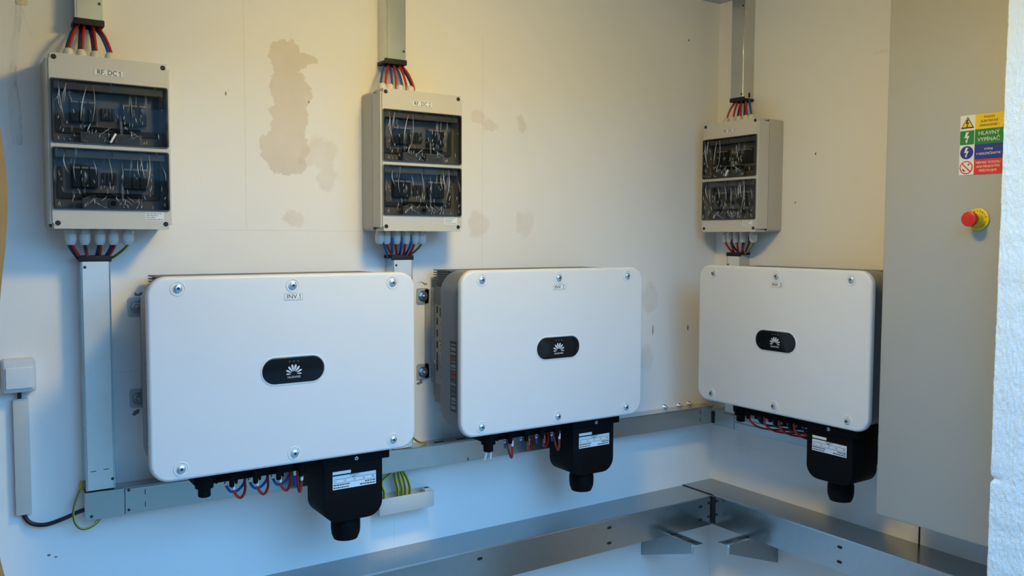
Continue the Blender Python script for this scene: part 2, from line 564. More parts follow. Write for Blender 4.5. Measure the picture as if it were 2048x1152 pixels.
# ------------------------------------------------------------------ the setting
XL, YO = -3.2, Y_FRONT - WT
o = struct(obj('wall_back', box(XL - .3, .3, 0, .3, 0, CEIL + .2), 'wall_back', smooth=False))
o = struct(obj('wall_right', box(0, .3, YO, 0, 0, CEIL + .2), 'wall_right', smooth=False))
obj('board_joint', box(-.0012, .001, -.8205, -.8155, .703, .90), 'rubber', o, smooth=False)
struct(obj('wall_left', box(XL - .3, XL, YO, 0, 0, CEIL + .2), 'wall_plain', smooth=False))
struct(obj('ceiling', box(XL - .3, .3, YO, .3, CEIL, CEIL + .25), 'ceiling', smooth=False))
struct(obj('floor', box(XL - .3, .3, YO, .3, -.12, 0), 'floor', smooth=False))
struct(obj('ground', box(-14, 12, -16, YO, -.3, -.06), 'ground', smooth=False))
bm = box(-2.85, -2.55, -9.0, YO, -.06, 2.5)  # unseen walls added outside to block low sky light at the doorway
add_box(bm, -2.85, 9.0, -9.3, -9.0, -.06, 3.1)
struct(obj('wall_sky_blocker', bm, 'sky_blocker', smooth=False))
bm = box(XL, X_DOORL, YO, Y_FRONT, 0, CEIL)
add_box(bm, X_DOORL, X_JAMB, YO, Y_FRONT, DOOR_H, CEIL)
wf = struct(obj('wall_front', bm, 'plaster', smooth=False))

# rough plastered pier on the right of the doorway: reveal facing -x, worn inner corner
bm = NB()
nu, nz = 46, 620
def pier_pt(s, z):
    # s: 0..1 along room face (from wall_right to the corner) , 1..2 along the reveal
    rough = 0.0006 * mnoise.noise(Vector((s * 25, z * 40, 1.3))) + 0.0012 * mnoise.noise(Vector((s * 70, z * 110, 5.1)))
    wob = 0.003 * mnoise.noise(Vector((0, z * 5.0, 2.2))) + 0.0014 * mnoise.noise(Vector((0, z * 27.0, 9.2)))
    chip = -0.007 * math.exp(-((z - 1.063) / 0.005) ** 2)
    if s <= 1.0:
        k = s
        return (0.0 + (X_JAMB - wob - chip) * k, Y_FRONT + rough * k + (chip * 0.6 * k ** 8), z)
    k = s - 1.0
    edge = max(0.0, 1 - k * 10)
    return (X_JAMB - wob * (1 - k) - chip * edge + rough * 1.6, Y_FRONT + (YO - Y_FRONT) * k + chip * 0.6 * edge, z)
ss = [0, .3, .6, .8, .9, .96, .985, 1.0] + [1 + 0.006 * i for i in range(1, 60)] + [1.4, 1.5, 1.65, 1.75, 1.85, 2.0]
grid = [[bm.verts.new(pier_pt(s, 0.0 + CEIL * k / nz)) for s in ss] for k in range(nz + 1)]
for k in range(nz):
    for i in range(len(ss) - 1):
        bm.faces.new((grid[k][i], grid[k][i + 1], grid[k + 1][i + 1], grid[k + 1][i]))
a, b = grid[0], grid[nz]
c0, c1 = bm.verts.new((0, YO, 0)), bm.verts.new((0, YO, CEIL))
bm.faces.new([a[-1], c0, c1, b[-1]] + [grid[k][-1] for k in range(nz - 1, 0, -1)])
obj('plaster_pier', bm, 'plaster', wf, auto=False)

# ceiling lamp: round bulkhead light above the middle of the room
lamp_m = bpy.data.materials.new('lamp_diffuser')
lamp_m.use_nodes = True
lt = lamp_m.node_tree
lt.nodes.clear()
lo_ = nd(lt, 'ShaderNodeOutputMaterial')
em = nd(lt, 'ShaderNodeEmission')
em.inputs['Color'].default_value = (*LAMP_COL, 1)
em.inputs['Strength'].default_value = LAMP
lt.links.new(em.outputs[0], lo_.inputs['Surface'])
for (x, y, lab) in ((-1.36, -1.04, 'round warm bulkhead lamp fixed to the ceiling'),):
    t = thing('ceiling_lamp', lab, 'lamp', (x, y, CEIL))
    obj('lamp_base', lathe([(0.145, 0.0), (0.145, -0.03), (0.13, -0.035)], axis='z', n=32), 'white_lacquer', t)
    obj('lamp_diffuser', lathe([(0.13, -0.036), (0.13, -0.05), (0.11, -0.075), (0.065, -0.09), (0.01, -0.094)], axis='z', n=32), lamp_m, t)

# ------------------------------------------------------------------ cable ducts
def end_strip(t, x0, x1, d, z, side):
    """Black rubber edging on a duct end; side=+1: opening faces up, -1: down."""
    bm = NB()
    za, zb = (z - 0.004, z + 0.005) if side > 0 else (z - 0.005, z + 0.004)
    add_box(bm, x0 - .003, x1 + .003, -d - .003, -d + .004, za - (.005 if side > 0 else 0), zb + (.005 if side < 0 else 0), .0015)
    add_box(bm, x0 - .003, x0 + .004, -d, 0, za, zb, .0015)
    add_box(bm, x1 - .004, x1 + .003, -d, 0, za, zb, .0015)
    add_box(bm, x0, x1, -.004, 0, za, zb, .0015)
    return obj('rubber_edging', bm, 'rubber', t)

def duct(name, label, wall, u, z, w, d, h, open_top=False, open_bottom=False, screws=(), slits=(), slots=(), group=None, tilt=0.0, mt='galv'):
    """Sheet metal duct standing on a wall: channel + slightly proud cover; u,z = bottom left corner."""
    t = (onA if wall == 'A' else onB)(name, label, 'cable duct', u, z, group)
    if tilt:
        t.rotation_euler = (0, tilt, t.rotation_euler[2]) if wall == 'A' else t.rotation_euler
    th = 0.0015
    bm = NB()
    add_box(bm, 0, w, -th, 0, 0, h)
    add_box(bm, 0, th, -d, -th, 0, h)
    add_box(bm, w - th, w, -d, -th, 0, h)
    if not open_top:
        add_box(bm, th, w - th, -d, -th, h - th, h)
    if not open_bottom:
        add_box(bm, th, w - th, -d, -th, 0, th)
    # returned lips the cover snaps on
    add_box(bm, 0, .006, -d - .0006, -d, 0, h)
    add_box(bm, w - .006, w, -d - .0006, -d, 0, h)
    obj('channel', bm, 'galv', t, smooth=False)
    obj('cover', box(.0035, w - .0035, -d - .0022, -d + .0004, 0 if not open_bottom else .001, h, .0006, 1), mt, t)
    sc = None
    for (su, sz) in screws:
        if sc is None:
            sc = obj('screw', lathe([(.0034, 0), (.0034, .0008), (.0024, .0022), (.0008, .0026)], n=12), 'socket', t, loc=(su, -d - .002, sz))
        else:
            dup_part(sc, t, (su, -d - .002, sz))
    for (su, sz, sw, sh) in slits:
        obj('slit', rr_slab(sw, sh, min(sw, sh) * .49, -d - .0018, -d - .0024, n=3), 'rubber', t, loc=(su, 0, sz))
    for (sd, sz, sw, sh) in slots:       # slots on the right hand side face
        bm = NB()
        loft(bm, [[(w + e, -y, zz) for y, zz in rr_outline(sw, sh, min(sw, sh) * .49, 3, sd, sz)] for e in (-.0004, .0004)])
        obj('slot', bm, 'rubber', t)
    if open_top:
        end_strip(t, 0, w, d, h, 1)
    if open_bottom:
        end_strip(t, 0, w, d, 0, -1)
    return t

ZC = CEIL
duct('cable_duct', 'galvanised vertical duct hanging above the leftmost grey box', 'A', -2.103, 2.078, .057, .05, ZC - 2.078, open_bottom=True, screws=[(.05, .045)])
duct('cable_duct', 'galvanised vertical duct hanging above the middle grey box, right of the big wall patch', 'A', -1.345, 2.078, .060, .05, ZC - 2.078, open_bottom=True, screws=[(.053, .032)])
duct('cable_duct', 'galvanised vertical duct on the right wall beside the corner, above the third grey box', 'B', -0.106, 2.080, .058, .05, ZC - 2.080, open_bottom=True, screws=[(.050, .018), (.050, .318)], slots=[(.022, .016, .009, .018)])
duct('cable_duct', 'bright tall galvanised duct between the light switch and the nearest inverter', 'A', -2.105, 1.012, .062, .05, .538, open_top=True, mt='galv_light',
     screws=[(.009, .517), (.056, .022)], slits=[(.016, .045, .012, .0016), (.043, .0465, .012, .0016)])
duct('cable_duct', 'short galvanised duct stub below the middle grey box, partly behind the nearest inverter', 'A', -1.327, 1.005, .061, .05, .540, open_top=True, mt='galv_light', screws=[(.010, .517)])
duct('cable_duct', 'short galvanised duct stub below the right wall grey box, mostly hidden by an inverter', 'B', -0.104, 0.978, .058, .05, .568, open_top=True, mt='galv_light', screws=[(.006, .53)])

# horizontal duct on wall_back
t = onA('cable_duct', 'long horizontal galvanised duct on the left wall passing below two inverters', 'cable duct', -2.108, 0.946)
t.rotation_euler = (0, math.atan2(0.014, 2.05), 0)
L, Hh, dd = 2.056, .063, .055
bm = NB()
add_box(bm, 0, L, -.0015, 0, 0, Hh); add_box(bm, 0, L, -dd, -.0015, 0, .0015); add_box(bm, 0, L, -dd, -.0015, Hh - .0015, Hh)
add_box(bm, 0, .0015, -dd, -.0015, .0015, Hh - .0015)
obj('channel', bm, 'galv_mid', t, smooth=False)
obj('cover', box(.084, 1.995, -dd - .0022, -dd + .0005, .002, Hh - .002, .0006, 1), 'galv_mid', t)
obj('end_cover', box(-.002, .083, -dd - .0032, -dd + .0005, -.001, Hh + .001, .0008, 1), 'galv_mid', t)
obj('corner_cover', box(1.997, 2.048, -dd - .0020, -dd + .0005, .001, Hh - .001, .0006, 1), 'galv_mid', t)
s0 = obj('screw', lathe([(.0034, 0), (.0034, .0008), (.0024, .0022), (.0008, .0026)], n=12), 'socket', t, loc=(.012, -dd - .003, .008))
for c in ((.092, .057), (.092, .010)):
    dup_part(s0, t, (c[0], -dd - .002, c[1]))
for (su, sz) in ((.128, .048), (.128, .018)):
    obj('slit', rr_slab(.0016, .012, .0007, -dd - .0018, -dd - .0025, n=3), 'rubber', t, loc=(su, 0, sz))
for (su, sz) in ((1.985, .045), (1.985, .018)):
    obj('slit', rr_slab(.0022, .014, .001, -dd - .0016, -dd - .0026, n=3), 'rubber', t, loc=(su, 0, sz))
obj('slit', rr_slab(.003, .010, .001, -dd - .0018, -dd - .0025, n=3), 'rubber', t, loc=(1.02, 0, .006))
for su in (0.935, 1.01):
    obj('slot', box(su - .016, su + .016, -.036, -.026, Hh - .001, Hh + .0006, .0005, 1), 'rubber', t)
# horizontal duct on wall_right
t = onB('cable_duct', 'horizontal galvanised duct on the right wall below one inverter', 'cable duct', 0.0, 0.926)
L = .84
bm = NB()
add_box(bm, .058, L, -.0015, 0, 0, .058); add_box(bm, .058, L, -dd, -.0015, 0, .0015); add_box(bm, .058, L, -dd, -.0015, .0565, .058)
obj('channel', bm, 'galv_mid', t, smooth=False)
obj('cover', box(.062, .155, -dd - .002, -dd + .0005, .002, .056, .0006, 1), 'galv_mid', t)
obj('cover', box(.157, L, -dd - .002, -dd + .0005, .002, .056, .0006, 1), 'galv_mid', t)
obj('corner_edging', box(.0545, .0625, -.0625, -.0535, .006, .050, .0015), 'rubber', t)
for (z_, a, b_) in ((.043, .16, .40), (.028, .16, .40), (.052, .105, .155)):
    obj('slit', rr_slab(b_ - a, .0016, .0007, -dd - .0016, -dd - .0024, n=3), 'rubber', t, loc=((a + b_) / 2, 0, z_))

# ------------------------------------------------------------------ big cable trays low on both walls
TZ0, TZ1, TD = 0.600, 0.703, 0.145
def oblong(t, u, z, d, w=.017, h=.0085):
    return obj('slot', rr_slab(w, h, h * .49, -d + .0005, -d - .0006, n=4), 'rubber', t, loc=(u, 0, z))
t = onA('cable_tray', 'wide galvanised cable tray running low along the left wall into the corner', 'cable tray', -2.6, TZ0)
bm = NB()
LA = 2.6 - TD - .001
add_box(bm, 0, LA, -TD, 0, TZ1 - TZ0 - .0015, TZ1 - TZ0)
add_box(bm, 0, LA, -TD, -TD + .0015, 0, TZ1 - TZ0 - .0015)
add_box(bm, 0, LA, -.0015, 0, 0, TZ1 - TZ0 - .0015)
add_box(bm, 0, LA, -TD + .0015, -.0015, 0, .0015)
obj('tray_body', bm, 'galv_dark', t, smooth=False)
obj('folded_edge', box(0, LA, -TD - .001, -TD + .002, TZ1 - TZ0 - .004, TZ1 - TZ0 + .0012, .001), 'galv', t)
obj('end_seam', box(LA - .0035, LA + .0005, -TD - .001, 0, TZ1 - TZ0 - .001, TZ1 - TZ0 + .0016), 'rubber', t, smooth=False)
for (u, z) in ((1.985, .075), (1.985, .025), (1.50, .075), (2.395, .072), (2.395, .025), (2.437, .078), (2.437, .030), (0.9, .075), (0.9, .025)):
    oblong(t, u, z, TD)
t = onB('cable_tray', 'wide galvanised cable tray running low along the right wall under the cabinet', 'cable tray', 0, TZ0)
bm = NB()
add_box(bm, 0, 1.20, -TD, 0, TZ1 - TZ0 + .001, TZ1 - TZ0 + .0025)
add_box(bm, TD, 1.20, -TD, -TD + .0015, 0, TZ1 - TZ0)
add_box(bm, TD, 1.20, -.0015, 0, 0, TZ1 - TZ0)
add_box(bm, TD, 1.20, -TD + .0015, -.0015, 0, .0015)
obj('tray_body', bm, 'galv_dark', t, smooth=False)
obj('folded_edge', box(TD, 1.20, -TD - .001, -TD + .002, TZ1 - TZ0 - .003, TZ1 - TZ0 + .003, .001), 'galv', t)
obj('corner_gap', box(TD - .008, TD + .010, -TD - .004, -TD + .004, .004, TZ1 - TZ0 - .006, .001), 'rubber', t)
for (u, z) in ((.655, .075), (.655, .030), (1.10, .075), (1.10, .030)):
    oblong(t, u, z, TD)

def bracket(name, label, wall, u, mirror):
    """Cantilever arm under a tray: back plate, tapered web, slotted top flange."""
    t = (onA if wall == 'A' else onB)(name, label, 'bracket', u, TZ0)
    s = mirror
    obj('web', prism_x([(0, -.005), (-.245, -.005), (-.245, -.034), (0, -.115)], 0, s * .0022), 'galv_dark', t, smooth=False)
    obj('flange', box(min(0, s * .036), max(0, s * .036), -.258, 0, -.0045, -.0018, .0006, 1), 'galv', t)
    for y in (-.225, -.165):
        obj('slot', box(min(s * .015, s * .021), max(s * .015, s * .021), y - .015, y + .015, -.0021, -.0013), 'rubber', t)
    obj('back_plate', box(min(0, s * .030), max(0, s * .030), -.003, 0, -.112, -.002, .0006, 1), 'galv_dark', t)
    obj('web_edge', box(min(-s * .003, s * .004), max(-s * .003, s * .004), -.249, -.243, -.036, -.004, .001, 1), 'galv', t)
    return t
bracket('tray_bracket', 'steel bracket with slotted flange under the left wall tray near the corner', 'A', -0.345, 1)
bracket('tray_bracket', 'steel bracket with slotted flange under the right wall tray near the corner', 'B', -0.312, -1)

# ------------------------------------------------------------------ inverters
IW, IH = .637, .448
ID = .27
def screw_head(t, c, r=.0085, name='screw'):
    o = obj(name, lathe([(r, 0), (r, .002), (r * .93, .0042), (r * .6, .0062), (r * .42, .0064)], c=(0, 0, 0), n=24, cap1=True), 'bright_steel', t, loc=c)
    obj('hex_socket', lathe([(r * .36, .0060), (r * .36, .0067)], n=6), 'socket', o)
    return o

def hex_bolt(t, c, r=.0105):
    o = obj('anchor_bolt', lathe([(r * 1.45, 0), (r * 1.45, .0022), (r * .6, .0024)], n=24), 'steel', t, loc=c)
    obj('hex_nut', lathe([(r * 1.05, .0022), (r * 1.05, .0105), (r * .9, .0118), (r * .42, .0118), (r * .42, .018), (r * .3, .019)], n=6), 'steel', o, smooth=False)
    return o

def make_inverter():
    """Local frame: x right, -y out of the wall, z up; origin on the wall behind the panel centre bottom."""
    t = thing('inverter', 'x', 'inverter')
    z0 = IH / 2                                # panel centre height
    obj('body', rr_slab(.618, .440, .060, -.128, -.252, .004, cz=z0, back_edge=.018, n=10), 'body_grey', t)
    obj('front_panel', rr_slab(IW, IH, .042, -.2515, -ID, .008, cz=z0, n=12, k=6, back_edge=.002), 'white_lacquer', t)
    # heat sink behind the body with visible fins
    hs = obj('heat_sink', box(-.268, .268, -.128, -.030, z0 - .165, z0 + .172), 'body_grey', t, smooth=False)
    fin = None
    for k in range(7):
        zc = z0 + .176 + k * .0068
        if fin is None:
            fin = obj('fin', box(-.270, .270, -.126, -.028, -.0016, .0016), 'dark_grey', hs, smooth=False, loc=(0, 0, zc))
        else:
            dup_part(fin, hs, (0, 0, zc))
    obj('fin_core', box(-.262, .262, -.120, -.034, z0 + .172, z0 + .218), 'body_grey', hs, smooth=False)
    # side brackets (left and right)
    for s in (-1, 1):
        X = lambda a, b: (min(s * a, s * b), max(s * a, s * b))
        bm = NB()
        for zc in (.141, -.080):
            rr_slab(.040, .046, .007, -.0005, -.0030, cx=s * .292, cz=z0 + zc, n=4, bm=bm)
        x = X(.262, .285)
        add_box(bm, x[0], x[1], -.003, -.0005, z0 - .100, z0 + .160)
        x = X(.262, .265)
        add_box(bm, x[0], x[1], -.060, -.003, z0 - .105, z0 + .165)
        br = obj('wall_bracket', bm, 'zinc_plate', t, smooth=False)
        for zc in (.141, -.080):
            hex_bolt(br, (s * .292, -.003, z0 + zc))
        x = X(.268, .271)
        obj('mounting_plate', rr_box_x(x[0], x[1], -.128, -.030, z0 - .160, z0 + .170), 'body_grey', t)
        x = X(.2715, .2735)
        ear = obj('mounting_ear', box(x[0], x[1], -.098, -.045, z0 - .110, z0 + .118, .0008, 1), 'ear_plate', t)
        xs = s * .2738
        for zc in (.105, .072, .038, .005, -.028, -.060):
            obj('slot', box(xs - .0006, xs + .0006, -.059, -.054, z0 + zc - .011, z0 + zc + .009), 'rubber', ear)
        for zc in (.098,):
            obj('slot', box(xs - .0006, xs + .0006, -.082, -.073, z0 + zc - .013, z0 + zc + .013), 'rubber', ear)
        for zc in (.062, .030, -.060, -.086):
            obj('hole', lathe([(.0022, -.0006), (.0022, .0006)], c=(xs, -.078, z0 + zc), axis='x', n=10), 'rubber', ear)
        obj('clamp_screw', lathe([(.0055, 0), (.0055, s * .005), (.003, s * .007)], c=(xs, -.055, z0 - .045), axis='x', n=12), 'steel', ear)
        if s < 0:
            st = obj('warning_sticker', box(xs - .0004, xs + .0002, -.086, -.071, z0 - .022, z0 + .022), 'paper', ear)
            obj('sticker_header', box(xs - .0008, xs - .0003, -.0858, -.0712, z0 + .012, z0 + .0215), 'label_orange', st)
            obj('sticker_symbol', prism_x([(-.084, z0 + .001), (-.073, z0 + .001), (-.0785, z0 + .011)], xs - .0009, xs - .0003), 'ink', st)
            obj('sticker_text', box(xs - .0008, xs - .0003, -.0845, -.0725, z0 - .019, z0 - .003), 'label_line', st)
    # type plate on the left body side: dark label with lines and red bars
    xs = -.3092
    lab = obj('type_label', box(xs - .0005, xs + .0006, -.228, -.196, z0 - .160, z0 + .032), 'label_dark', t)
    rr = random.Random(3)
    zz = z0 + .024
    while zz > z0 - .150:
        h = rr.choice((.004, .006, .009))
        k = rr.choice(('label_line', 'label_line', 'led', 'label_red'))
        obj('label_print', box(xs - .0010, xs - .0004, -.226, -.198 - rr.random() * .006, zz - h, zz), k, lab)
        zz -= h + rr.choice((.003, .005))
    # display window
    d = obj('display', rr_slab(.148, .060, .0298, -.2695, -.2722, .0012, cz=z0, n=12), 'display', t)
    rim = NB()
    o1, o2 = rr_outline(.1570, .0690, .0343, 12, 0, z0), rr_outline(.149, .061, .0303, 12, 0, z0)
    loft(rim, [[(x, -.2696, z) for x, z in o1], [(x, -.2714, z) for x, z in rr_outline(.1548, .0668, .0332, 12, 0, z0)], [(x, -.2716, z) for x, z in rr_outline(.1515, .0635, .0316, 12, 0, z0)], [(x, -.2696, z) for x, z in o2]], cap0=False, cap1=False)
    obj('display_rim', rim, 'white_lacquer', d)
    # eight petal emblem
    bm = NB()
    for (ang, ln, wd, r0) in ((12, .0170, .0052, .0055), (36, .0165, .0050, .0060), (61, .0150, .0042, .0066), (85, .0115, .0030, .0070)):
        for s in (-1, 1):
            a = math.radians(ang) * s
            pts = []
            for k in range(14):
                q = 2 * PI * k / 14
                along = r0 + ln * (.5 - .5 * math.cos(q))
                wv = wd * .5 * math.sin(q) * (0.35 + 0.65 * (.5 - .5 * math.cos(q))) * 1.35
                bend = 0.10 * along * (ang / 82.0)
                px, pz = wv, along
                pts.append((px * math.cos(a) + pz * math.sin(a), -px * math.sin(a) + pz * math.cos(a) - bend))
            prism_y([(x, z0 + z - .0085) for x, z in pts], -.2720, -.2725, bm)
    obj('emblem', bm, 'logo', d, smooth=False)
    lettering('brand_lettering', 'HUAWEI', .0072, (0, -.2724, z0 - .0165), 'logo', d, width=.030)
    for k in (-1, 0, 1):
        obj('indicator', prism_y([(k * .010 - .0028, z0 + .0198), (k * .010 + .0028, z0 + .0198), (k * .010, z0 + .0228)], -.2720, -.2724), 'led', d, smooth=False)
    # six panel screws in dished recesses
    ring = None
    for dz in (.198, -.198):
        for dx in (-.255, 0, .255):
            c = (dx, -ID, z0 + dz)
            s_ = screw_head(t, c, .0092)
            rb = NB()
            loft(rb, [[(x, y, z) for x, z in rr_outline(2 * r, 2 * r, r * .999, 6)] for r, y in ((.0172, .0004), (.0164, -.0010), (.0146, -.0014), (.0112, .0006))], cap0=False, cap1=False)
            obj('recess_ring', rb, 'white_lacquer', s_)
    # underside: black connector rail with plugs, signal plug on the left
    bm = box(-.215, .070, -.212, -.125, -.034, .004, .004)
    rail = obj('connector_rail', bm, 'black', t)
    pg = None
    for k in range(8):
        u = -.135 + (k // 2) * .055 + (k % 2) * .014
        y = -.205 if k % 2 else -.228
        if pg is None:
            pg = obj('plug', lathe([(.0075, -.012), (.0075, -.026), (.0062, -.028), (.0062, -.040), (.0048, -.043)], axis='z', n=12), 'black', rail, loc=(u, y, 0))
        else:
            dup_part(pg, rail, (u, y, 0))
    for k in range(8):
        u = -.135 + (k // 2) * .055 + (k % 2) * .014
        dup_part(pg, rail, (u, -.165, .004))
    pgs = obj('signal_plug', lathe([(.026, .0), (.026, -.012), (.024, -.016), (.024, -.030), (.0205, -.034), (.0205, -.042), (.014, -.046), (.014, -.062), (.011, -.064)], axis='z', n=18), 'black', t, loc=(-.190, -.20, 0))
    obj('plug_arm', prism_y([(-.166, -.002), (-.120, -.002), (-.150, -.020), (-.166, -.036)], -.212, -.19), 'black', t, smooth=False)
    # black AC terminal box
    outline = []
    x0, x1, zt, zb, r = .088, .246, .004, -.176, .040
    outline += [(x0, zt), (x1, zt)]
    for k in range(9):
        a = -k * PI / 2 / 8
        outline.append((x1 - r + r * math.cos(a), zb + r + r * math.sin(a)))
    outline += [(.205, zb), (.131, zb)]
    for k in range(9):
        a = -PI / 2 - k * PI / 2 / 8
        outline.append((x0 + r + r * math.cos(a), zb + r + r * math.sin(a)))
    bm = NB()
    cx, cz = (x0 + x1) / 2, (zt + zb) / 2
    def sc_(e):
        kx, kz = 1 - 2 * e / (x1 - x0), 1 - 2 * e / (zt - zb)
        return [(cx + (x - cx) * kx, cz + (z - cz) * kz) for x, z in outline]
    loft(bm, [[(x, y, z) for x, z in sc_(e)] for e, y in ((.001, -.110), (0, -.112), (0, -.222), (.0015, -.2262), (.005, -.228))])
    ac = obj('terminal_box', bm, 'black', t)
    obj('box_flange', box(.082, .262, -.234, -.106, -.028, -.001, .002), 'black', ac)
    obj('cable_gland', lathe([(.034, 0), (.036, -.004), (.036, -.018), (.0375, -.020), (.0375, -.040), (.036, -.052), (.031, -.0655), (.020, -.0665)], c=(.168, -.168, -.172), axis='z', n=28), 'black', ac)
    sh = obj('box_screw', lathe([(.006, 0), (.006, .002), (.0045, .004), (.002, .0045)], n=16), 'bright_steel', ac, loc=(.170, -.234, -.017))
    obj('screw_socket', lathe([(.0022, .0042), (.0022, .0049)], n=6), 'socket', sh)
    lb = obj('output_label', box(.110, .226, -.2290, -.2278, -.091, -.057), 'label_blue', ac)
    obj('serial_label', box(.110, .158, -.2290, -.2278, -.0535, -.0460), 'paper', ac)
    for (a, b, zc, hh) in ((.112, .224, -.0655, .0007), (.112, .224, -.0755, .0007)):
        obj('label_rule', box(a, b, -.2294, -.2288, zc - hh / 2, zc + hh / 2), 'ink', lb)
    lettering('label_text', 'AC OUTPUT', .0046, (.168, -.2292, -.0592), 'ink', lb)
    lettering('label_text', '400V 3~', .0042, (.168, -.2292, -.0632), 'ink', lb)
    for k, s in enumerate(('L1', 'L2', 'L3', 'N', 'PE')):
        lettering('label_text', s, .0062, (.117 + k * .0252, -.2292, -.0706), 'ink', lb)
    for (a, b, zc) in ((.112, .156, -.0800), (.112, .152, -.0865), (.196, .224, -.0800), (.182, .224, -.0862)):
        k = a
        while k < b:
            w = min(rr.choice((.003, .005, .007)), b - k)
            obj('label_print', box(k, k + w, -.2293, -.2288, zc - .0014, zc + .0014), 'ink', lb, smooth=False)
            k += w + .0012
    return t

def rr_box_x(x0, x1, y0, y1, z0, z1, r=.025):
    pts = [(y, z) for y, z in rr_outline(abs(y1 - y0), z1 - z0, r, 5, (y0 + y1) / 2, (z0 + z1) / 2)]
    return prism_x(pts, x0, x1)

def children(o):
    return [c for c in bpy.data.objects if c.parent is o]

def copy_tree(root):
    kids = {}
    for c in bpy.data.objects:
        if c.parent is not None:
            kids.setdefault(c.parent.name, []).append(c)
    def rec(o, parent):
        c = o.copy()
        link(c, parent)
        for k in kids.get(o.name, []):
            rec(k, c)
        return c
    return rec(root, None)

def name_label(t, s, w, h, c, size, width):
    """Printed label: paper plate, thin black border, text."""
    p_ = obj('name_label', box(-w / 2, w / 2, -.0006, .0002, -h / 2, h / 2), 'paper', t, smooth=False, loc=c)
    bm = NB()
    e, k = .0012, .00045
    for (a, b, z0, z1) in ((-w / 2 + e, w / 2 - e, h / 2 - e - k, h / 2 - e), (-w / 2 + e, w / 2 - e, -h / 2 + e, -h / 2 + e + k)):
        add_box(bm, a, b, -.0009, -.0004, z0, z1)
    for (a, b) in ((-w / 2 + e, -w / 2 + e + k), (w / 2 - e - k, w / 2 - e)):
        add_box(bm, a, b, -.0009, -.0004, -h / 2 + e, h / 2 - e)
    obj('label_border', bm, 'ink', p_, smooth=False)
    if s.endswith('1'):
        lettering('label_text', s[:-1].strip(), size, (-width * .09, -.0008, -.0003), 'ink', p_, width=width * .80)
        k = size * .72
        q = [(.04, -.5), (.16, -.5), (.16, .5), (.07, .5), (-.16, .30), (-.16, .18), (.04, .32)]
        obj('label_text', prism_y([(width * .43 + a * k, b * k - .0003) for a, b in q], -.0007, -.0010), 'ink', p_, smooth=False)
    else:
        lettering('label_text', s, size, (0, -.0008, -.0003), 'ink', p_, width=width)
    return p_

Z_INV = 1.289 - IH / 2
inv = []
base = make_inverter()
INVX = [-1.688, -0.917, -0.501]
labs = ['white inverter labelled INV. 1, largest in view, nearest the light switch',
        'white inverter labelled INV. 2, the middle one, its grey left side showing',
        'white inverter labelled INV. 3 on the right wall beside the tall cabinet']
for i in range(3):
    t = base if i == 0 else copy_tree(base)
    if i < 2:
        t.location = (INVX[i], 0, Z_INV); t.rotation_euler = (0, 0, 0)
    else:
        t.location = (0, INVX[2], Z_INV); t.rotation_euler = (0, 0, -PI / 2)
    tag(t, labs[i], 'inverter', 'white wall inverters')
    inv.append(t)
for i, t in enumerate(inv):
    name_label(t, 'INV. %d' % (i + 1), .046, .0175, (.002, -ID - .0002, IH / 2 + .172), .0145, .033)

# ------------------------------------------------------------------ combiner boxes
BW, BH, BD = .248, .375, .125
def lid_mesh():
    w, h = BW, BH
    s = .007
    xs = [-w / 2, -w / 2 + s, w / 2 - s, w / 2]
    zs = [0, .041, .176, .184, .322, h]
    bm = NB()
    V = [[bm.verts.new((x, -BD, z)) for x in xs] for z in zs]
    F = []
    for j in range(5):
        for i in range(3):
            if i == 1 and j in (1, 3):
                continue
            F.append(bm.faces.new((V[j][i], V[j][i + 1], V[j + 1][i + 1], V[j + 1][i])))
    r = bmesh.ops.extrude_face_region(bm, geom=F)
    for v in [g for g in r['geom'] if isinstance(g, bmesh.types.BMVert)]:
        v.co.y = -.072
    def corner(e):
        a, b = e.verts
        return abs(a.co.x - b.co.x) < 1e-6 and abs(a.co.z - b.co.z) < 1e-6 and abs(abs(a.co.x) - w / 2) < 1e-6 and (abs(a.co.z) < 1e-6 or abs(a.co.z - h) < 1e-6)
    bmesh.ops.bevel(bm, geom=[e for e in bm.edges if corner(e)], offset=.010, segments=4, affect='EDGES')
    bm.normal_update()
    def outer(e):
        a, b = e.verts
        if abs(a.co.y + BD) > 1e-6 or abs(b.co.y + BD) > 1e-6 or len(e.link_faces) != 2:
            return False
        n = [f.normal for f in e.link_faces]
        if n[0].dot(n[1]) > 0.5:
            return False
        mx, mz = (a.co.x + b.co.x) / 2, (a.co.z + b.co.z) / 2
        return abs(abs(mx) - w / 2) < .011 and (abs(a.co.x) > w / 2 - .0105) or mz < .0105 or mz > h - .0105
    es = [e for e in bm.edges if outer(e) and not (abs(abs(e.verts[0].co.x) - (w / 2 - s)) < 1e-5 and abs(abs(e.verts[1].co.x) - (w / 2 - s)) < 1e-5)]
    try:
        bmesh.ops.bevel(bm, geom=es, offset=.004, segments=3, affect='EDGES')
    except Exception:
        pass
    return bm

def film_mesh(w, h, seed):
    bm = NB()
    nx, nz = 60, 36
    def hgt(u, v):
        p = Vector((u * 24 + seed * 7.3, v * 15, seed))
        r1 = 1 - abs(mnoise.noise(p))
        r2 = 1 - abs(mnoise.noise(Vector((u * 70, v * 22 + u * 25, seed * 3.1))))
        return .0022 * r1 ** 3 + .0011 * r2 ** 4
    V = [[bm.verts.new((-w / 2 + w * i / nx, -hgt(w * i / nx, h * j / nz), h * j / nz)) for i in range(nx + 1)] for j in range(nz + 1)]
    for j in range(nz):
        for i in range(nx):
            bm.faces.new((V[j][i], V[j][i + 1], V[j + 1][i + 1], V[j + 1][i]))
    return bm

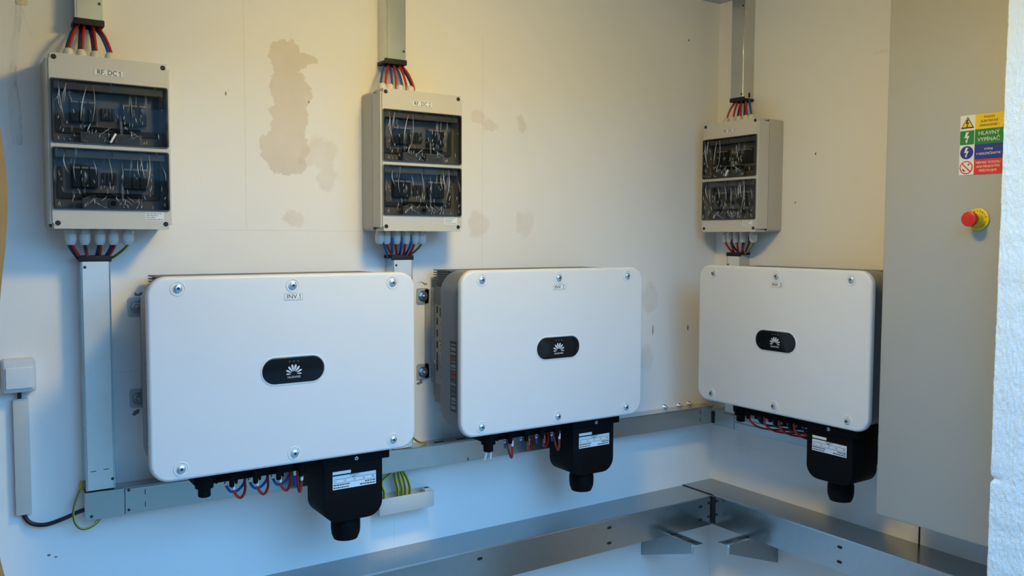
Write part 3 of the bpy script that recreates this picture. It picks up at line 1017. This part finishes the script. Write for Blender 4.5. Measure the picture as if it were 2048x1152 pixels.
def crease_mesh(w, h, seed):
    """White stress folds of the film: a fan of thin ridges and short flecks."""
    R = random.Random(seed)
    bm = NB()
    def stroke(p0, p1, bend, r):
        n = 5
        pts = []
        for k in range(n + 1):
            s = k / n
            x = p0[0] + (p1[0] - p0[0]) * s + bend * math.sin(PI * s)
            z = p0[1] + (p1[1] - p0[1]) * s
            pts.append((min(max(x, -w / 2 + .003), w / 2 - .003), -.0030, min(max(z, .003), h - .003)))
        L = []
        for k, (x, y, z) in enumerate(pts):
            s = k / n
            rr = r * (0.15 + math.sin(PI * min(1, max(0, s)))) 
            L.append((x, y, z, rr))
        a = [(x - rr, y + .0006, z) for x, y, z, rr in L]
        b = [(x, y - .0004, z) for x, y, z, rr in L]
        c = [(x + rr, y + .0006, z) for x, y, z, rr in L]
        vs = [[bm.verts.new(q) for q in row] for row in (a, b, c)]
        for r0, r1 in ((0, 1), (1, 2)):
            for k in range(n):
                bm.faces.new((vs[r0][k], vs[r0][k + 1], vs[r1][k + 1], vs[r1][k]))
    for k in range(R.randint(7, 10)):                      # long folds falling from the top edge
        x = R.uniform(-.46, .46) * w
        l = R.uniform(.25, .6) * h
        stroke((x, h * R.uniform(.75, .97)), (x + R.uniform(-.014, .012), h * .9 - l), R.uniform(-.006, .006), R.uniform(.0005, .0010))
    for k in range(48):                                    # flecks
        x, z = R.uniform(-.47, .47) * w, R.uniform(.06, .66) * h
        l = R.uniform(.004, .013)
        stroke((x, z), (x + R.uniform(-.003, .003), z - l), 0, R.uniform(.0004, .0009))
    for k in range(18):                                    # bunched folds around the handle
        sx = R.choice((-1, 1))
        x = sx * R.uniform(.012, .06)
        z = R.uniform(.04, .26) * h
        stroke((x, z), (x - sx * R.uniform(.006, .026), z + R.uniform(-.018, .020)), R.uniform(-.003, .003), R.uniform(.0004, .0011))
    return bm

def make_box():
    t = thing('combiner_box', 'x', 'junction box')
    bm = NB()
    bw = BW
    rr_slab(bw, BH, .010, 0, -.070, cz=BH / 2, n=5, bm=bm)
    obj('enclosure', bm, 'base_grey', t)
    obj('seam', rr_slab(BW - .004, BH - .004, .009, -.0695, -.0725, cz=BH / 2, n=5), 'dark_grey', t)
    obj('lid', lid_mesh(), 'lid_grey', t)
    cv = obj('cover_plate', box(-BW / 2 + .007, BW / 2 - .007, -.088, -.0725, .006, BH - .006), 'cover', t, smooth=False)
    sc = None
    for (x, z) in ((-.110, .366), (.110, .366), (-.110, .012), (.110, .012)):
        if sc is None:
            sc = obj('lid_screw', lathe([(.0055, -.001), (.0055, .0006), (.0043, .0004)], n=14), 'rubber', t, loc=(x, -BD, z))
            obj('screw_slot', box(-.0034, .0034, -.0010, -.0004, -.0006, .0006), 'socket', sc, smooth=False)
        else:
            c = dup_part(sc, t, (x, -BD, z))
            dup_part(children(sc)[0], c)
    # rows of breakers behind each window
    bk = bkt = None
    for zc in (.044, .187):
        obj('din_frame', frame_y(.212, .102, .190, .078, -.089, -.093, 0, zc + .074), 'dark_grey', cv, smooth=False)
        for g in (-.052, .052):
            obj('breaker_backing', box(g - .026, g + .026, -.092, -.088, zc + .045, zc + .099), 'breaker_grey', cv, smooth=False)
            for k in range(3):
                x = g - .0172 + k * .0172
                if bk is None:
                    bk = obj('breaker', box(-.0082, .0082, -.104, -.090, 0, .046, .0008, 1), 'breaker', t, loc=(x, 0, zc + .048))
                    bkt = obj('breaker_tab', box(-.0074, .0074, -.1046, -.103, .0405, .0448), 'tab', bk, smooth=False)
                else:
                    c = dup_part(bk, t, (x, 0, zc + .048))
                    dup_part(bkt, c)
        # terminal strip in the middle gap
        for k in range(4):
            obj('terminal', box(-.014 + k * .007, -.0085 + k * .007, -.097, -.089, zc + .056, zc + .082), 'dark_grey', cv, smooth=False)
    # smoked windows with handle and wrinkled film
    for i, (za, zb) in enumerate(((.0415, .1755), (.1845, .3215))):
        h = zb - za
        w = BW - .010
        win = obj('window', rr_shell(w, h - .001, .006, -.112, -BD - .005, .004, h / 2), 'smoke', t, loc=(0, 0, za))
        obj('window_edge', frame_y(w + .0012, h, w - .0075, h - .006, -.118, -BD - .0035, 0, h / 2), 'dark_grey', win, smooth=False)
        obj('hinge_strip', box(-w / 2 + .008, w / 2 - .008, -.119, -.112, h - .020, h - .005), 'breaker_grey', win, smooth=False)
        obj('hinge_slot', box(-.0012, .0012, -BD - .0056, -BD - .0046, h - .016, h - .003), 'rubber', win, smooth=False)
        for sx in (-1, 1):
            obj('hinge_slot', box(sx * .092 - .001, sx * .092 + .001, -BD - .0056, -BD - .0046, h - .014, h - .003), 'rubber', win, smooth=False)
        hd = obj('handle', prism_y([(-.062, .002), (.062, .002), (.062, .026), (-.062, .026)], -BD - .0040, -.116), 'breaker_grey', win, smooth=False)
        obj('handle_grip', box(-.060, .060, -BD - .0046, -.117, .0265, .0375, .001, 1), 'rubber', win)
        obj('lock', lathe([(.0105, .0), (.0105, .0022), (.0095, .003), (.006, .003), (.006, .0012), (.004, .0012)], c=(-.001, -BD - .0034, .0145), n=20), 'rubber', win)
        obj('film', film_mesh(w - .004, h - .003, i + 1), 'film', win, loc=(0, -BD - .0062, .0015))
        obj('film_folds', crease_mesh(w - .004, h - .003, 40 + i), 'crease', win, loc=(0, -BD - .0064, .0015), smooth=False)['kind'] = 'stuff'
    # rating sticker
    st = obj('rating_sticker', box(.066, .106, -BD - .0006, -BD + .0002, .0195, .0385), 'paper', t, smooth=False)
    rr = random.Random(5)
    for k in range(4):
        x, zc = .0685, .0355 - k * .0043
        end = (.101, .094, .088, .103)[k]
        while x < end:
            wv = rr.choice((.003, .005, .007))
            obj('sticker_print', box(x, min(x + wv, end), -BD - .0009, -BD - .0005, zc - .0009, zc + .0009), 'label_line', st, smooth=False)
            x += wv + .0013
    return t

def frame_y(w, h, wi, hi, y0, y1, cx, cz):
    bm = NB()
    o_ = rr_outline(w, h, .005, 3, cx, cz)
    i_ = rr_outline(wi, hi, .004, 3, cx, cz)
    loft(bm, [[(x, y0, z) for x, z in i_], [(x, y1, z) for x, z in i_], [(x, y1, z) for x, z in o_], [(x, y0, z) for x, z in o_], [(x, y0, z) for x, z in i_]], cap0=False, cap1=False)
    bmesh.ops.remove_doubles(bm, verts=bm.verts, dist=1e-6)
    return bm

def rr_shell(w, h, r, y_back, y_front, edge, cz):
    """Window pane: front face and returned edges only (a thin moulded shell)."""
    bm = NB()
    prof = [(0, y_back)]
    for i in range(5):
        a = i * PI / 2 / 4
        prof.append((edge * (1 - math.cos(a)), y_front + edge * (1 - math.sin(a))))
    rings = [[(x, y, z) for x, z in rr_outline(w - 2 * i, h - 2 * i, max(r - i, .0004), 4, 0, cz)] for i, y in prof]
    return loft(bm, rings, cap0=False)

def gland(t, u, up, d=.070, big=False, nm='cable_gland'):
    """Grey plastic cable gland on top (up=1) or underside (up=-1) of a box."""
    k = 1.12 if big else 1.0
    s = up
    z = BH if up > 0 else 0.0
    prof = [(.0098, -.001), (.0098, .006), (.0110, .0065), (.0110, .010), (.0120, .011), (.0120, .024), (.0105, .031), (.0070, .036)]
    if up > 0:
        prof = [(.0098, -.001), (.0098, .003), (.0115, .004), (.0115, .013), (.0100, .019), (.0065, .0225)]
    g = obj(nm, lathe([(r * k, s * dd_) for r, dd_ in prof], c=(0, 0, 0), axis='z', n=14), 'gland', t, loc=(u, -d, z))
    if up < 0:
        obj('lock_nut', lathe([(.0132 * k, -.004), (.0132 * k, -.0095)], axis='z', n=6), 'gland', g)
    return g

bx0 = make_box()
BOXES = [(-2.045, 'A', 1.6155), (-1.271, 'A', 1.6165), (-0.172, 'B', 1.6225)]
blabs = ['grey box labelled RF. DC 1 with smoked windows, leftmost of the three',
         'grey box labelled RF. DC 2 with smoked windows, middle of the three',
         'grey box labelled RF. DC 3 with smoked windows, on the right wall']
bxs = []
for i, (p_, w_, z_) in enumerate(BOXES):
    t = bx0 if i == 0 else copy_tree(bx0)
    t.location = (p_, 0, z_) if w_ == 'A' else (0, p_, z_)
    t.rotation_euler = (0, 0, 0 if w_ == 'A' else -PI / 2)
    tag(t, blabs[i], 'junction box', 'grey boxes with smoked windows')
    bxs.append(t)
for i, t in enumerate(bxs):
    name_label(t, 'RF. DC %d' % (i + 1), .062, .0165, (-.002, -BD - .0002, .3425), .0150, .049)

TOPG = [[-.075, -.049, -.021, .009], [-.094, -.072, -.042, -.011], [-.066, -.037, -.010, .021, .047]]
BOTG = [[-.080, -.052, -.021, .007, .037], [-.104, -.084, -.054, -.025, .003, .024], [-.063, -.040, -.011, .020, .064]]
for t, a, b_ in zip(bxs, TOPG, BOTG):
    for u in a:
        gland(t, u, 1)
    for k, u in enumerate(b_):
        gland(t, u, -1, big=(k == len(b_) - 1))

# key in the window lock of box 1 and box 3
for t, zc in ((bxs[0], .199), (bxs[2], .199)):
    k = obj('lock_key', box(-.0022, .0022, -BD - .0150, -BD - .0066, -.011, .012, .001), 'tape_white', t)
    k.location = (.001, 0, zc); k.rotation_euler = (0, .5, 0)

# ------------------------------------------------------------------ cables between ducts and boxes
def cable(name, label, pts, m, r=.0034, two=False, group=None, cat='cable', origin=None):
    """World-space cable as one mesh whose origin is its lower end."""
    P_ = [Vector(p) for p in pts]
    o_ = min(P_, key=lambda v: v.z).copy()
    mats = [m] if not two else ['yellow', 'green']
    ob = obj(name, tube([p - o_ for p in P_], r, n=8 if not two else 12, two=two), mats, None, auto=False)
    ob.location = o_
    return tag(ob, label, cat, group)

BOXN = ['leftmost box', 'middle box', 'right wall box']
INVN = ['nearest inverter', 'middle inverter', 'right wall inverter']
ORD = ['leftmost', 'second from left', 'third from left', 'fourth from left', 'fifth from left', 'sixth from left', 'seventh from left', 'eighth from left']
def to_world(i, u, d, z):
    p_, w_, z_ = BOXES[i]
    return (p_ + u, -d, z_ + z) if w_ == 'A' else (-d, p_ - u, z_ + z)
def box_cables(i, up, lst):
    """lst: (gland u + offset, duct entry u, colour, depth at gland, depth at duct)."""
    cnt = {}
    dz_g = BH + .018 if up else -.030
    dz_d = (BH + .098) if up else -.082
    for (ug, ue, c, dg, de) in lst:
        k = cnt[c] = cnt.get(c, -1) + 1
        mid = 0.5
        s = 1 if up else -1
        pts = [to_world(i, ug, dg, dz_g - s * .012), to_world(i, ug, dg, dz_g + s * .006),
               to_world(i, ug + (ue - ug) * .38, dg + (de - dg) * .4, dz_g + (dz_d - dz_g) * .50),
               to_world(i, ug + (ue - ug) * .80, dg + (de - dg) * .9, dz_g + (dz_d - dz_g) * .80),
               to_world(i, ue, de, dz_d), to_world(i, ue, de, dz_d + s * .03)]
        cname = {'red': 'red', 'blue': 'blue', 'navy': 'dark blue'}.get(c, 'green and yellow earth')
        lab = '%s cable %s the %s, %s of its colour' % (cname, 'above' if up else 'below', BOXN[i], ORD[k])
        if sum(1 for q in lst if q[2] == c) == 1:
            lab = 'single %s cable %s the %s' % (cname, 'above' if up else 'below', BOXN[i])
        if c == 'gy':
            lab = 'green and yellow earth cable below the %s' % BOXN[i]
        cable('cable' if c != 'gy' else 'earth_cable', lab, pts, c, two=(c == 'gy'), group='cables at the ' + BOXN[i])
G = TOPG[0]
box_cables(0, True, [(G[0] + .002, -.045, 'red', .067, .030), (G[1] + .002, -.036, 'red', .067, .032), (G[2] + .002, -.020, 'red', .067, .032), (G[3] + .003, -.012, 'red', .067, .030),
                     (G[0] - .003, -.049, 'navy', .070, .022), (G[1] - .004, -.041, 'navy', .070, .020), (G[2] - .004, -.026, 'navy', .070, .020), (G[3] - .004, -.017, 'blue', .070, .020)])
G = BOTG[0]
box_cables(0, False, [(G[0] + .003, -.046, 'red', .067, .030), (G[1] + .002, -.041, 'red', .067, .036), (G[2] + .002, -.020, 'red', .067, .030), (G[3] + .003, -.010, 'red', .067, .034),
                      (G[0] - .004, -.052, 'navy', .070, .022), (G[1] - .001, -.036, 'navy', .072, .018), (G[2] - .003, -.026, 'navy', .070, .020), (G[3] - .004, -.015, 'navy', .070, .026), (G[4], -.007, 'gy', .070, .022)])
G = TOPG[1]
box_cables(1, True, [(G[0] - .004, -.062, 'blue', .070, .022), (G[0] + .012, -.054, 'red', .064, .030), (G[1] + .006, -.048, 'blue', .072, .022), (G[2] - .008, -.042, 'red', .064, .034),
                     (G[2] + .006, -.034, 'blue', .072, .022), (G[3] - .008, -.030, 'red', .064, .034), (G[3] + .004, -.025, 'navy', .072, .020), (G[3] + .014, -.021, 'red', .064, .030)])
G = BOTG[1]
box_cables(1, False, [(G[0] + .012, -.050, 'blue', .070, .022), (G[1] + .004, -.042, 'red', .064, .034), (G[1] + .016, -.042, 'blue', .072, .020), (G[2] + .000, -.032, 'red', .064, .034),
                      (G[2] + .014, -.022, 'blue', .072, .022), (G[3] + .000, -.014, 'red', .064, .032), (G[3] + .014, -.010, 'blue', .072, .022), (G[4] + .000, -.004, 'red', .064, .032), (G[5] - .002, -.002, 'gy', .072, .016)])
G = TOPG[2]
box_cables(2, True, [(G[0], -.056, 'red', .066, .030), (G[1], -.047, 'red', .066, .032), (G[2] + .004, -.035, 'red', .066, .034), (G[3] + .001, -.024, 'red', .066, .030),
                     (G[2] - .004, -.041, 'navy', .070, .020), (G[3] - .006, -.029, 'navy', .070, .020), (G[4] - .003, -.018, 'blue', .070, .020)])
G = BOTG[2]
box_cables(2, False, [(G[0], -.058, 'red', .066, .030), (G[1] + .002, -.051, 'red', .066, .034), (G[2] + .002, -.036, 'red', .066, .034), (G[3] + .002, -.025, 'red', .066, .032),
                      (G[1] + .008, -.044, 'navy', .070, .018), (G[2] + .030, -.030, 'navy', .070, .020), (G[4] - .018, -.021, 'navy', .070, .020), (G[4] - .002, -.016, 'gy', .066, .026)])

# ------------------------------------------------------------------ loops of string cable below the inverters
def inv_world(i, u, d, z):
    return (INVX[i] + u, -d, z) if i < 2 else (-d, INVX[2] - u, z)
def loop(i, label, pts, m, r=.0032, marker=True):
    P_ = [inv_world(i, *p) for p in pts]
    ob = cable('string_cable', label, P_, m, r, group='string cables under the ' + INVN[i])
    if marker:
        a, b = Vector(P_[0]), Vector(P_[1])
        o_ = ob.location
        bm = NB()
        for s in (0.45, 0.80):
            c = a.lerp(b, s) - o_
            d_ = (b - a).normalized() * .0042
            tube([c - d_, c + d_], r * 1.12, n=8, sub=0, bm=bm)
        obj('marker_sleeve', bm, 'tape_white', ob)
    return ob
LI = ['nearest its signal plug', 'second from its signal plug', 'third from its signal plug', 'nearest its terminal box']
for k, u in enumerate((-.131, -.076, -.021, .034)):
    red = [(u, .226, 1.036), (u + .001, .224, 1.014), (u + .008, .220, .998), (u + .022, .208, .987), (u + .036, .192, .997), (u + .040, .178, 1.020), (u + .040, .170, 1.04)]
    if k == 3:
        red = [(u, .226, 1.036), (u - .001, .224, 1.010), (u - .002, .218, .986), (u - .001, .205, .978), (u + .001, .190, .995), (u + .003, .175, 1.03)]
    loop(0, 'red string cable looping under the nearest inverter, ' + LI[k], red, 'red')
    ub = u - .013
    blue = [(ub, .206, 1.040), (ub + .002, .204, 1.022), (ub + .014, .200, 1.003), (ub + .034, .190, 1.001), (ub + .052, .178, 1.015), (ub + .058, .170, 1.04)]
    if k == 3:
        blue = [(ub, .206, 1.042), (ub + .002, .204, 1.020), (ub + .005, .200, .995), (ub + .008, .188, .990), (ub + .010, .176, 1.03)]
    loop(0, 'blue string cable looping under the nearest inverter, ' + LI[k], blue, 'blue', marker=True)
for k, u in enumerate((-.126, -.071, -.016, .039)):
    red = [(u, .226, 1.036), (u + .001, .224, 1.012), (u + .005, .218, .985), (u + .010, .205, .975), (u + .012, .190, .990), (u + .012, .175, 1.03)]
    if k in (1, 2):
        red = [(u, .226, 1.034), (u + .002, .222, 1.008), (u + .014, .205, .993), (u + .034, .190, .988), (u + .050, .178, 1.000), (u + .056, .170, 1.03)]
    loop(1, 'red string cable looping under the middle inverter, ' + LI[k], red, 'red')
    ub = u - .014
    loop(1, 'blue string cable looping under the middle inverter, ' + LI[k], [(ub, .206, 1.040), (ub + .002, .204, 1.020), (ub + .008, .198, 1.004), (ub + .016, .186, 1.006), (ub + .022, .172, 1.03)], 'blue')
for k, u in enumerate((-.133, -.074, -.016, .040)):
    red = [(u, .226, 1.040), (u + .005, .222, 1.014), (u + .016, .195, .994), (u + .030, .150, .984), (u + .046, .100, .979), (u + .085, .090, .977), (.215, .085, .980)]
    loop(2, 'red string cable sweeping right under the right wall inverter, ' + LI[k], red, 'red', marker=False)
    ub = u + .020
    loop(2, 'dark blue string cable under the right wall inverter, ' + LI[k], [(ub, .206, 1.034), (ub + .003, .200, 1.014), (ub + .010, .160, .998), (ub + .020, .105, .993), (ub + .060, .088, .990), (.205, .082, .992)], 'navy', marker=False)
# pale signal leads under the plug of inverter 2
for k in (-1, 1):
    tag_l = 'pale grey signal lead hanging from the plug of the middle inverter, %s one' % ('left' if k < 0 else 'right')
    cable('signal_lead', tag_l, [inv_world(1, -.190 + k * .007, .20, 1.006), inv_world(1, -.190 + k * .008, .20, .992), inv_world(1, -.192 + k * .010, .199, .978)], 'tape_white', .0032, group='signal leads under the middle inverter')

# ------------------------------------------------------------------ earth wires and the loose bits around the ducts
cable('earth_wire', 'green and yellow earth wire looping round the left end of the horizontal duct',
      [(-2.110, -.020, 1.018), (-2.119, -.026, 1.000), (-2.130, -.035, .972), (-2.130, -.040, .945), (-2.118, -.040, .925), (-2.100, -.040, .923), (-2.082, -.038, .932), (-2.076, -.034, .940)], 'gy', .0026, two=True)
lug = bpy.data.objects[-1] if False else None
ew = [o for o in bpy.data.objects if o.name.startswith('earth_wire')][-1]
for (a, b) in (((-2.112, -.022, 1.012), (-2.109, -.016, 1.030)), ((-2.085, -.037, .931), (-2.070, -.032, .944))):
    o_ = ew.location
    obj('crimp_lug', tube([Vector(a) - o_, Vector(b) - o_], .0042, n=8, sub=0), 'crimp', ew)
cable('power_cable', 'black round cable curving from the white trunking to the duct end',
      [(-2.229, -.008, .985), (-2.226, -.009, .962), (-2.212, -.014, .946), (-2.185, -.020, .941), (-2.150, -.026, .950), (-2.118, -.030, .962), (-2.100, -.032, .966)], 'cable_black', .0048)
cable('earth_wire', 'short yellow earth wire on top of the duct in the gap between two inverters',
      [(-1.302, -.100, 1.054), (-1.259, -.060, 1.023), (-1.232, -.036, 1.010), (-1.214, -.030, 1.0075)], 'gy', .0030, two=True)
# five earth wires dropping into the small trunking
for k in range(5):
    u = (-1.352, -1.318, -1.305, -1.293, -1.282)[k]
    b_ = (-1.350, -1.308, -1.295, -1.284, -1.270)[k]
    u2 = (-1.318, -1.318, -1.307, -1.300, -1.294)[k]
    cable('earth_wire', 'green and yellow earth wire entering the small trunking, ' + ORD[k],
          [(u2, -.034, .952), (u2 - (.004 if k == 0 else 0), -.036, .938), (u - (.006 if k == 0 else -.002), -.038, .915), (b_, -.036, .885), (b_, -.034, .860), (b_, -.030, .838)], 'gy', .0042, two=True, group='earth wires in the small trunking')

t = onA('cable_trunking', 'short grey white plastic trunking under the duct, open at the top', 'trunking', -1.372, .824)
bm = NB()
add_box(bm, 0, .170, -.002, 0, 0, .044); add_box(bm, 0, .170, -.052, -.002, 0, .002)
add_box(bm, 0, .002, -.052, -.002, .002, .044); add_box(bm, .168, .170, -.052, -.002, .002, .044)
obj('trough', bm, 'trunk', t, smooth=False)
obj('front_cover', box(-.001, .171, -.056, -.052, -.001, .046, .0012), 'trunk', t)
obj('end_clip', box(.146, .168, -.046, -.020, .040, .050, .002), 'trunk', t)
obj('clip_hole', box(.150, .164, -.038, -.028, .0495, .0506), 'rubber', t, smooth=False)

t = onA('cable_trunking', 'narrow white plastic trunking running down below the light switch', 'trunking', -2.243, .970)
obj('channel', box(0, .030, -.012, 0, 0, .263, .001), 'trunk', t)
obj('front_cover', box(-.0008, .0308, -.018, -.012, 0, .265, .0012), 'trunk', t)

t = onA('light_switch', 'square white surface mounted light switch on the left edge of the wall', 'switch', -2.231, 1.252)
obj('housing', rr_slab(.066, .074, .007, 0, -.040, .006, cz=.037, n=5), 'switch', t)
obj('frame', rr_slab(.060, .056, .004, -.0395, -.0425, .001, cz=.035, n=4), 'switch', t)
k = obj('rocker', rr_slab(.053, .048, .003, -.0400, -.0475, .002, cz=0, n=4), 'key', t, loc=(0, 0, .0355))
k.rotation_euler = (.03, 0, 0)
cable('power_cable', 'short black cable between the light switch and the white trunking', [(-2.230, -.014, 1.262), (-2.230, -.014, 1.245), (-2.230, -.010, 1.225)], 'cable_black', .0042)

# small fixings standing on the duct near the corner
for k, (x, z, lab) in enumerate(((-.246, .996, 'left'), (-.175, .994, 'middle'), (-.125, .995, 'right'))):
    o_ = obj('wall_bolt', lathe([(.009, 0), (.009, .002), (.006, .002), (.006, .008), (.003, .008), (.003, .018)], n=6), 'bright_steel', None, loc=(x, 0, z + .006))
    tag(o_, 'small bolt head above the left wall duct by the corner, %s of three' % lab, 'bolt', 'bolts above the duct')

# clear film strip hung from yellowed tape
e = thing('plastic_film_strip', 'thin crumpled clear plastic strip hanging from yellow tape in the upper left', 'plastic film', (-2.205, -.001, 1.80))
bm = NB()
prof = [(.335, .003, -.001), (.29, .003, .0), (.24, .003, -.006), (.20, .004, -.014), (.165, .007, -.018), (.13, .010, -.020), (.10, .012, -.018), (.06, .012, -.016), (.03, .012, -.015), (.0, .010, -.014)]
prof = catmull([(a, b, c) for a, b, c in prof], 6)
rows = []
for q in prof:
    z, hw, cx = q
    rows.append([bm.verts.new((cx + hw * s, -.004 - .006 * (1 - s * s) - .0025 * mnoise.noise(Vector((s * 2.2, z * 60, 3))), z)) for s in [-1 + .2 * k for k in range(11)]])
for a, b in zip(rows[:-1], rows[1:]):
    for k in range(10):
        bm.faces.new((a[k], a[k + 1], b[k + 1], b[k]))
obj('film', bm, 'clear_film', e)
obj('tape', rr_slab(.022, .050, .003, 0, -.0012, cx=.003, cz=.335, n=3), 'tape_yellow', e)
obj('loose_thread', tube([(.004, -.003, .30), (.010, -.006, .27), (.022, -.008, .238)], .0006, n=6), 'clear_film', e)

# warped cardboard sheet at the extreme left
e = thing('cardboard_sheet', 'orange brown cardboard sheet with a curved edge at the far left', 'cardboard', (-2.62, -.80, 0))
bm = NB()
KEYS = [(0.0, -2.262), (0.9, -2.285), (1.111, -2.301), (1.143, -2.308), (1.25, -2.318), (1.40, -2.312), (1.509, -2.297), (1.537, -2.295), (1.58, -2.289), (1.629, -2.285), (1.671, -2.284), (1.72, -2.287), (1.755, -2.291), (1.85, -2.306), (2.1, -2.33)]
def edge_x(z):
    # right-hand outline of the warped sheet
    for (z0, x0), (z1, x1) in zip(KEYS[:-1], KEYS[1:]):
        if z0 <= z <= z1:
            return x0 + (x1 - x0) * (z - z0) / (z1 - z0)
    return KEYS[-1][1]
prv = None
N_ = 70
front, back = [], []
for k in range(N_ + 1):
    z = .02 + 1.95 * k / N_
    xr = edge_x(z) + 2.62
    front.append([(x, -.004 + .010 * math.sin(x * 7 + z * 2), z) for x in (0, xr * .35, xr * .7, xr * .93, xr)])
    back.append([(x, y + .006, zz) for x, y, zz in front[-1]])
rings = [f + b[::-1] for f, b in zip(front, back)]
loft(bm, rings)
obj('sheet', bm, 'cardboard', e)

# ------------------------------------------------------------------ electrical cabinet with sign and stop button
CY, CD, CZ = -0.869, .300, .863
t = onB('electrical_cabinet', 'tall pale grey electrical cabinet on the right wall with warning sign and stop button', 'cabinet', CY, CZ)
CWd, CHt = .345, 1.50
obj('carcass', box(.006, CWd - .006, -CD + .022, 0, .003, CHt - .003, .003), 'cabinet', t)
door = obj('door', box(0, CWd, -CD, -CD + .020, 0, CHt, .004, 3), 'cabinet', t)
# warning sign: two columns, four rows
SU, SZ = .1955, .892           # left bottom corner on the door
SW, SH = .102, .1425
sg = obj('warning_sign', box(SU, SU + SW, -CD - .0012, -CD + .0002, SZ, SZ + SH), 'sign_white', t, smooth=False)
rowh = SH / 4
cxl = SU + .0362
yF = -CD - .0016
for k, c in enumerate(('sign_yellow', 'sign_green', 'sign_blue', 'sign_red')):
    z1 = SZ + SH - k * rowh
    obj('field', box(cxl, SU + SW, yF, -CD - .0008, z1 - rowh, z1), c, sg, smooth=False)
zc = [SZ + SH - (k + .5) * rowh for k in range(4)]
ic = SU + .0176
def tri(r, cz, y0, y1, m):
    return obj('symbol', prism_y([(ic + r * math.cos(a), cz + r * math.sin(a) - r * .22) for a in (PI / 2, PI / 2 + 2 * PI / 3, PI / 2 + 4 * PI / 3)], y0, y1), m, sg, smooth=False)
def bolt_sym(cz, k, m, y):
    pts = [(-.10, .50), (.16, .50), (-.02, .14), (.22, .14), (-.02, -.30), (.08, -.27), (-.06, -.52), (-.16, -.22), (-.09, -.26), (.02, -.02), (-.24, -.02)]
    return obj('symbol', prism_y([(ic + a * k, cz + b * k) for a, b in pts], y, y - .0003), m, sg, smooth=False)
def disc(r, cz, y, m, n=28):
    return obj('symbol', prism_y([(ic + r * math.cos(2 * PI * k / n), cz + r * math.sin(2 * PI * k / n)) for k in range(n)], y, y - .0003), m, sg, smooth=False)
tri(.0185, zc[0], -CD - .0012, -CD - .0015, 'ink'); tri(.0142, zc[0], -CD - .0015, -CD - .0018, 'sign_yellow'); bolt_sym(zc[0] - .002, .019, 'ink', -CD - .0018)
obj('symbol', box(SU + .0005, SU + .0345, -CD - .0015, -CD - .0010, zc[1] - rowh * .47, zc[1] + rowh * .47), 'sign_green', sg, smooth=False)
bolt_sym(zc[1], .026, 'sign_white', -CD - .0015)
disc(.0158, zc[2], -CD - .0012, 'sign_blue'); bolt_sym(zc[2], .024, 'sign_white', -CD - .0015)
disc(.0158, zc[3], -CD - .0012, 'sign_red'); disc(.0132, zc[3], -CD - .0015, 'sign_white')
q = obj('symbol', prism_y([(ic - .0105, zc[3] + .0085), (ic - .0085, zc[3] + .0105), (ic + .0105, zc[3] - .0085), (ic + .0085, zc[3] - .0105)], -CD - .0019, -CD - .0022), 'sign_red', sg, smooth=False)
obj('symbol', prism_y([(ic - .009, zc[3] - .001), (ic - .006, zc[3] - .0045), (ic - .001, zc[3] - .0085), (ic - .0045, zc[3] - .0095), (ic - .0085, zc[3] - .0065)], -CD - .0018, -CD - .0020), 'ink', sg, smooth=False)
obj('symbol', prism_y([(ic + .003, zc[3] + .0055), (ic + .0055, zc[3] + .0095), (ic + .0085, zc[3] + .0080), (ic + .0065, zc[3] + .0045)], -CD - .0018, -CD - .0020), 'ink', sg, smooth=False)
tx = (cxl + SU + SW) / 2
for k, (lines, size, m) in enumerate(((('POZOR', 'ELEKTRICKÉ', 'ZARIADENIE !'), .0074, 'ink'), (('HLAVNÝ', 'VYPÍNAČ'), .0128, 'sign_white'),
                                      (('VYPNI', 'V NEBEZPEČENSTVE'), .0074, 'sign_white'), (('NEHAS VODOU', 'ANI PENOVÝMI', 'PRÍSTROJMI'), .0080, 'sign_white'))):
    n = len(lines)
    step = .0096 if n == 3 else (.0150 if size > .01 else .0105)
    for j, s in enumerate(lines):
        lettering('sign_text', s, size, (tx, yF - .0002, zc[k] + ((n - 1) / 2 - j) * step), m, sg, width=.0570 if len(s) > 14 else None)
# emergency stop
EU, EZ = .247, .785
es = obj('emergency_stop', lathe([(.0255, 0), (.0265, .002), (.0265, .0045), (.0245, .0060), (.0145, .0060), (.0145, .020), (.0135, .024)], n=40), 'stop_yellow', t, loc=(EU, -CD, EZ))
obj('push_button', lathe([(.0095, .020), (.0110, .030), (.0165, .032), (.0180, .035), (.0180, .0435), (.0170, .0465), (.0130, .0480), (.004, .0483)], n=36), 'stop_red', es)
msg = 'NÚDZOVÉ ZASTAVENIE '
for k, ch in enumerate(msg):
    a = math.radians(-22) - 2 * PI * k / len(msg)
    if ch.strip():
        lettering('ring_text', ch, .0066, (.0200 * math.cos(a), -.0062, .0200 * math.sin(a)), 'ink', es, rot=(0, -(a - PI / 2), 0))
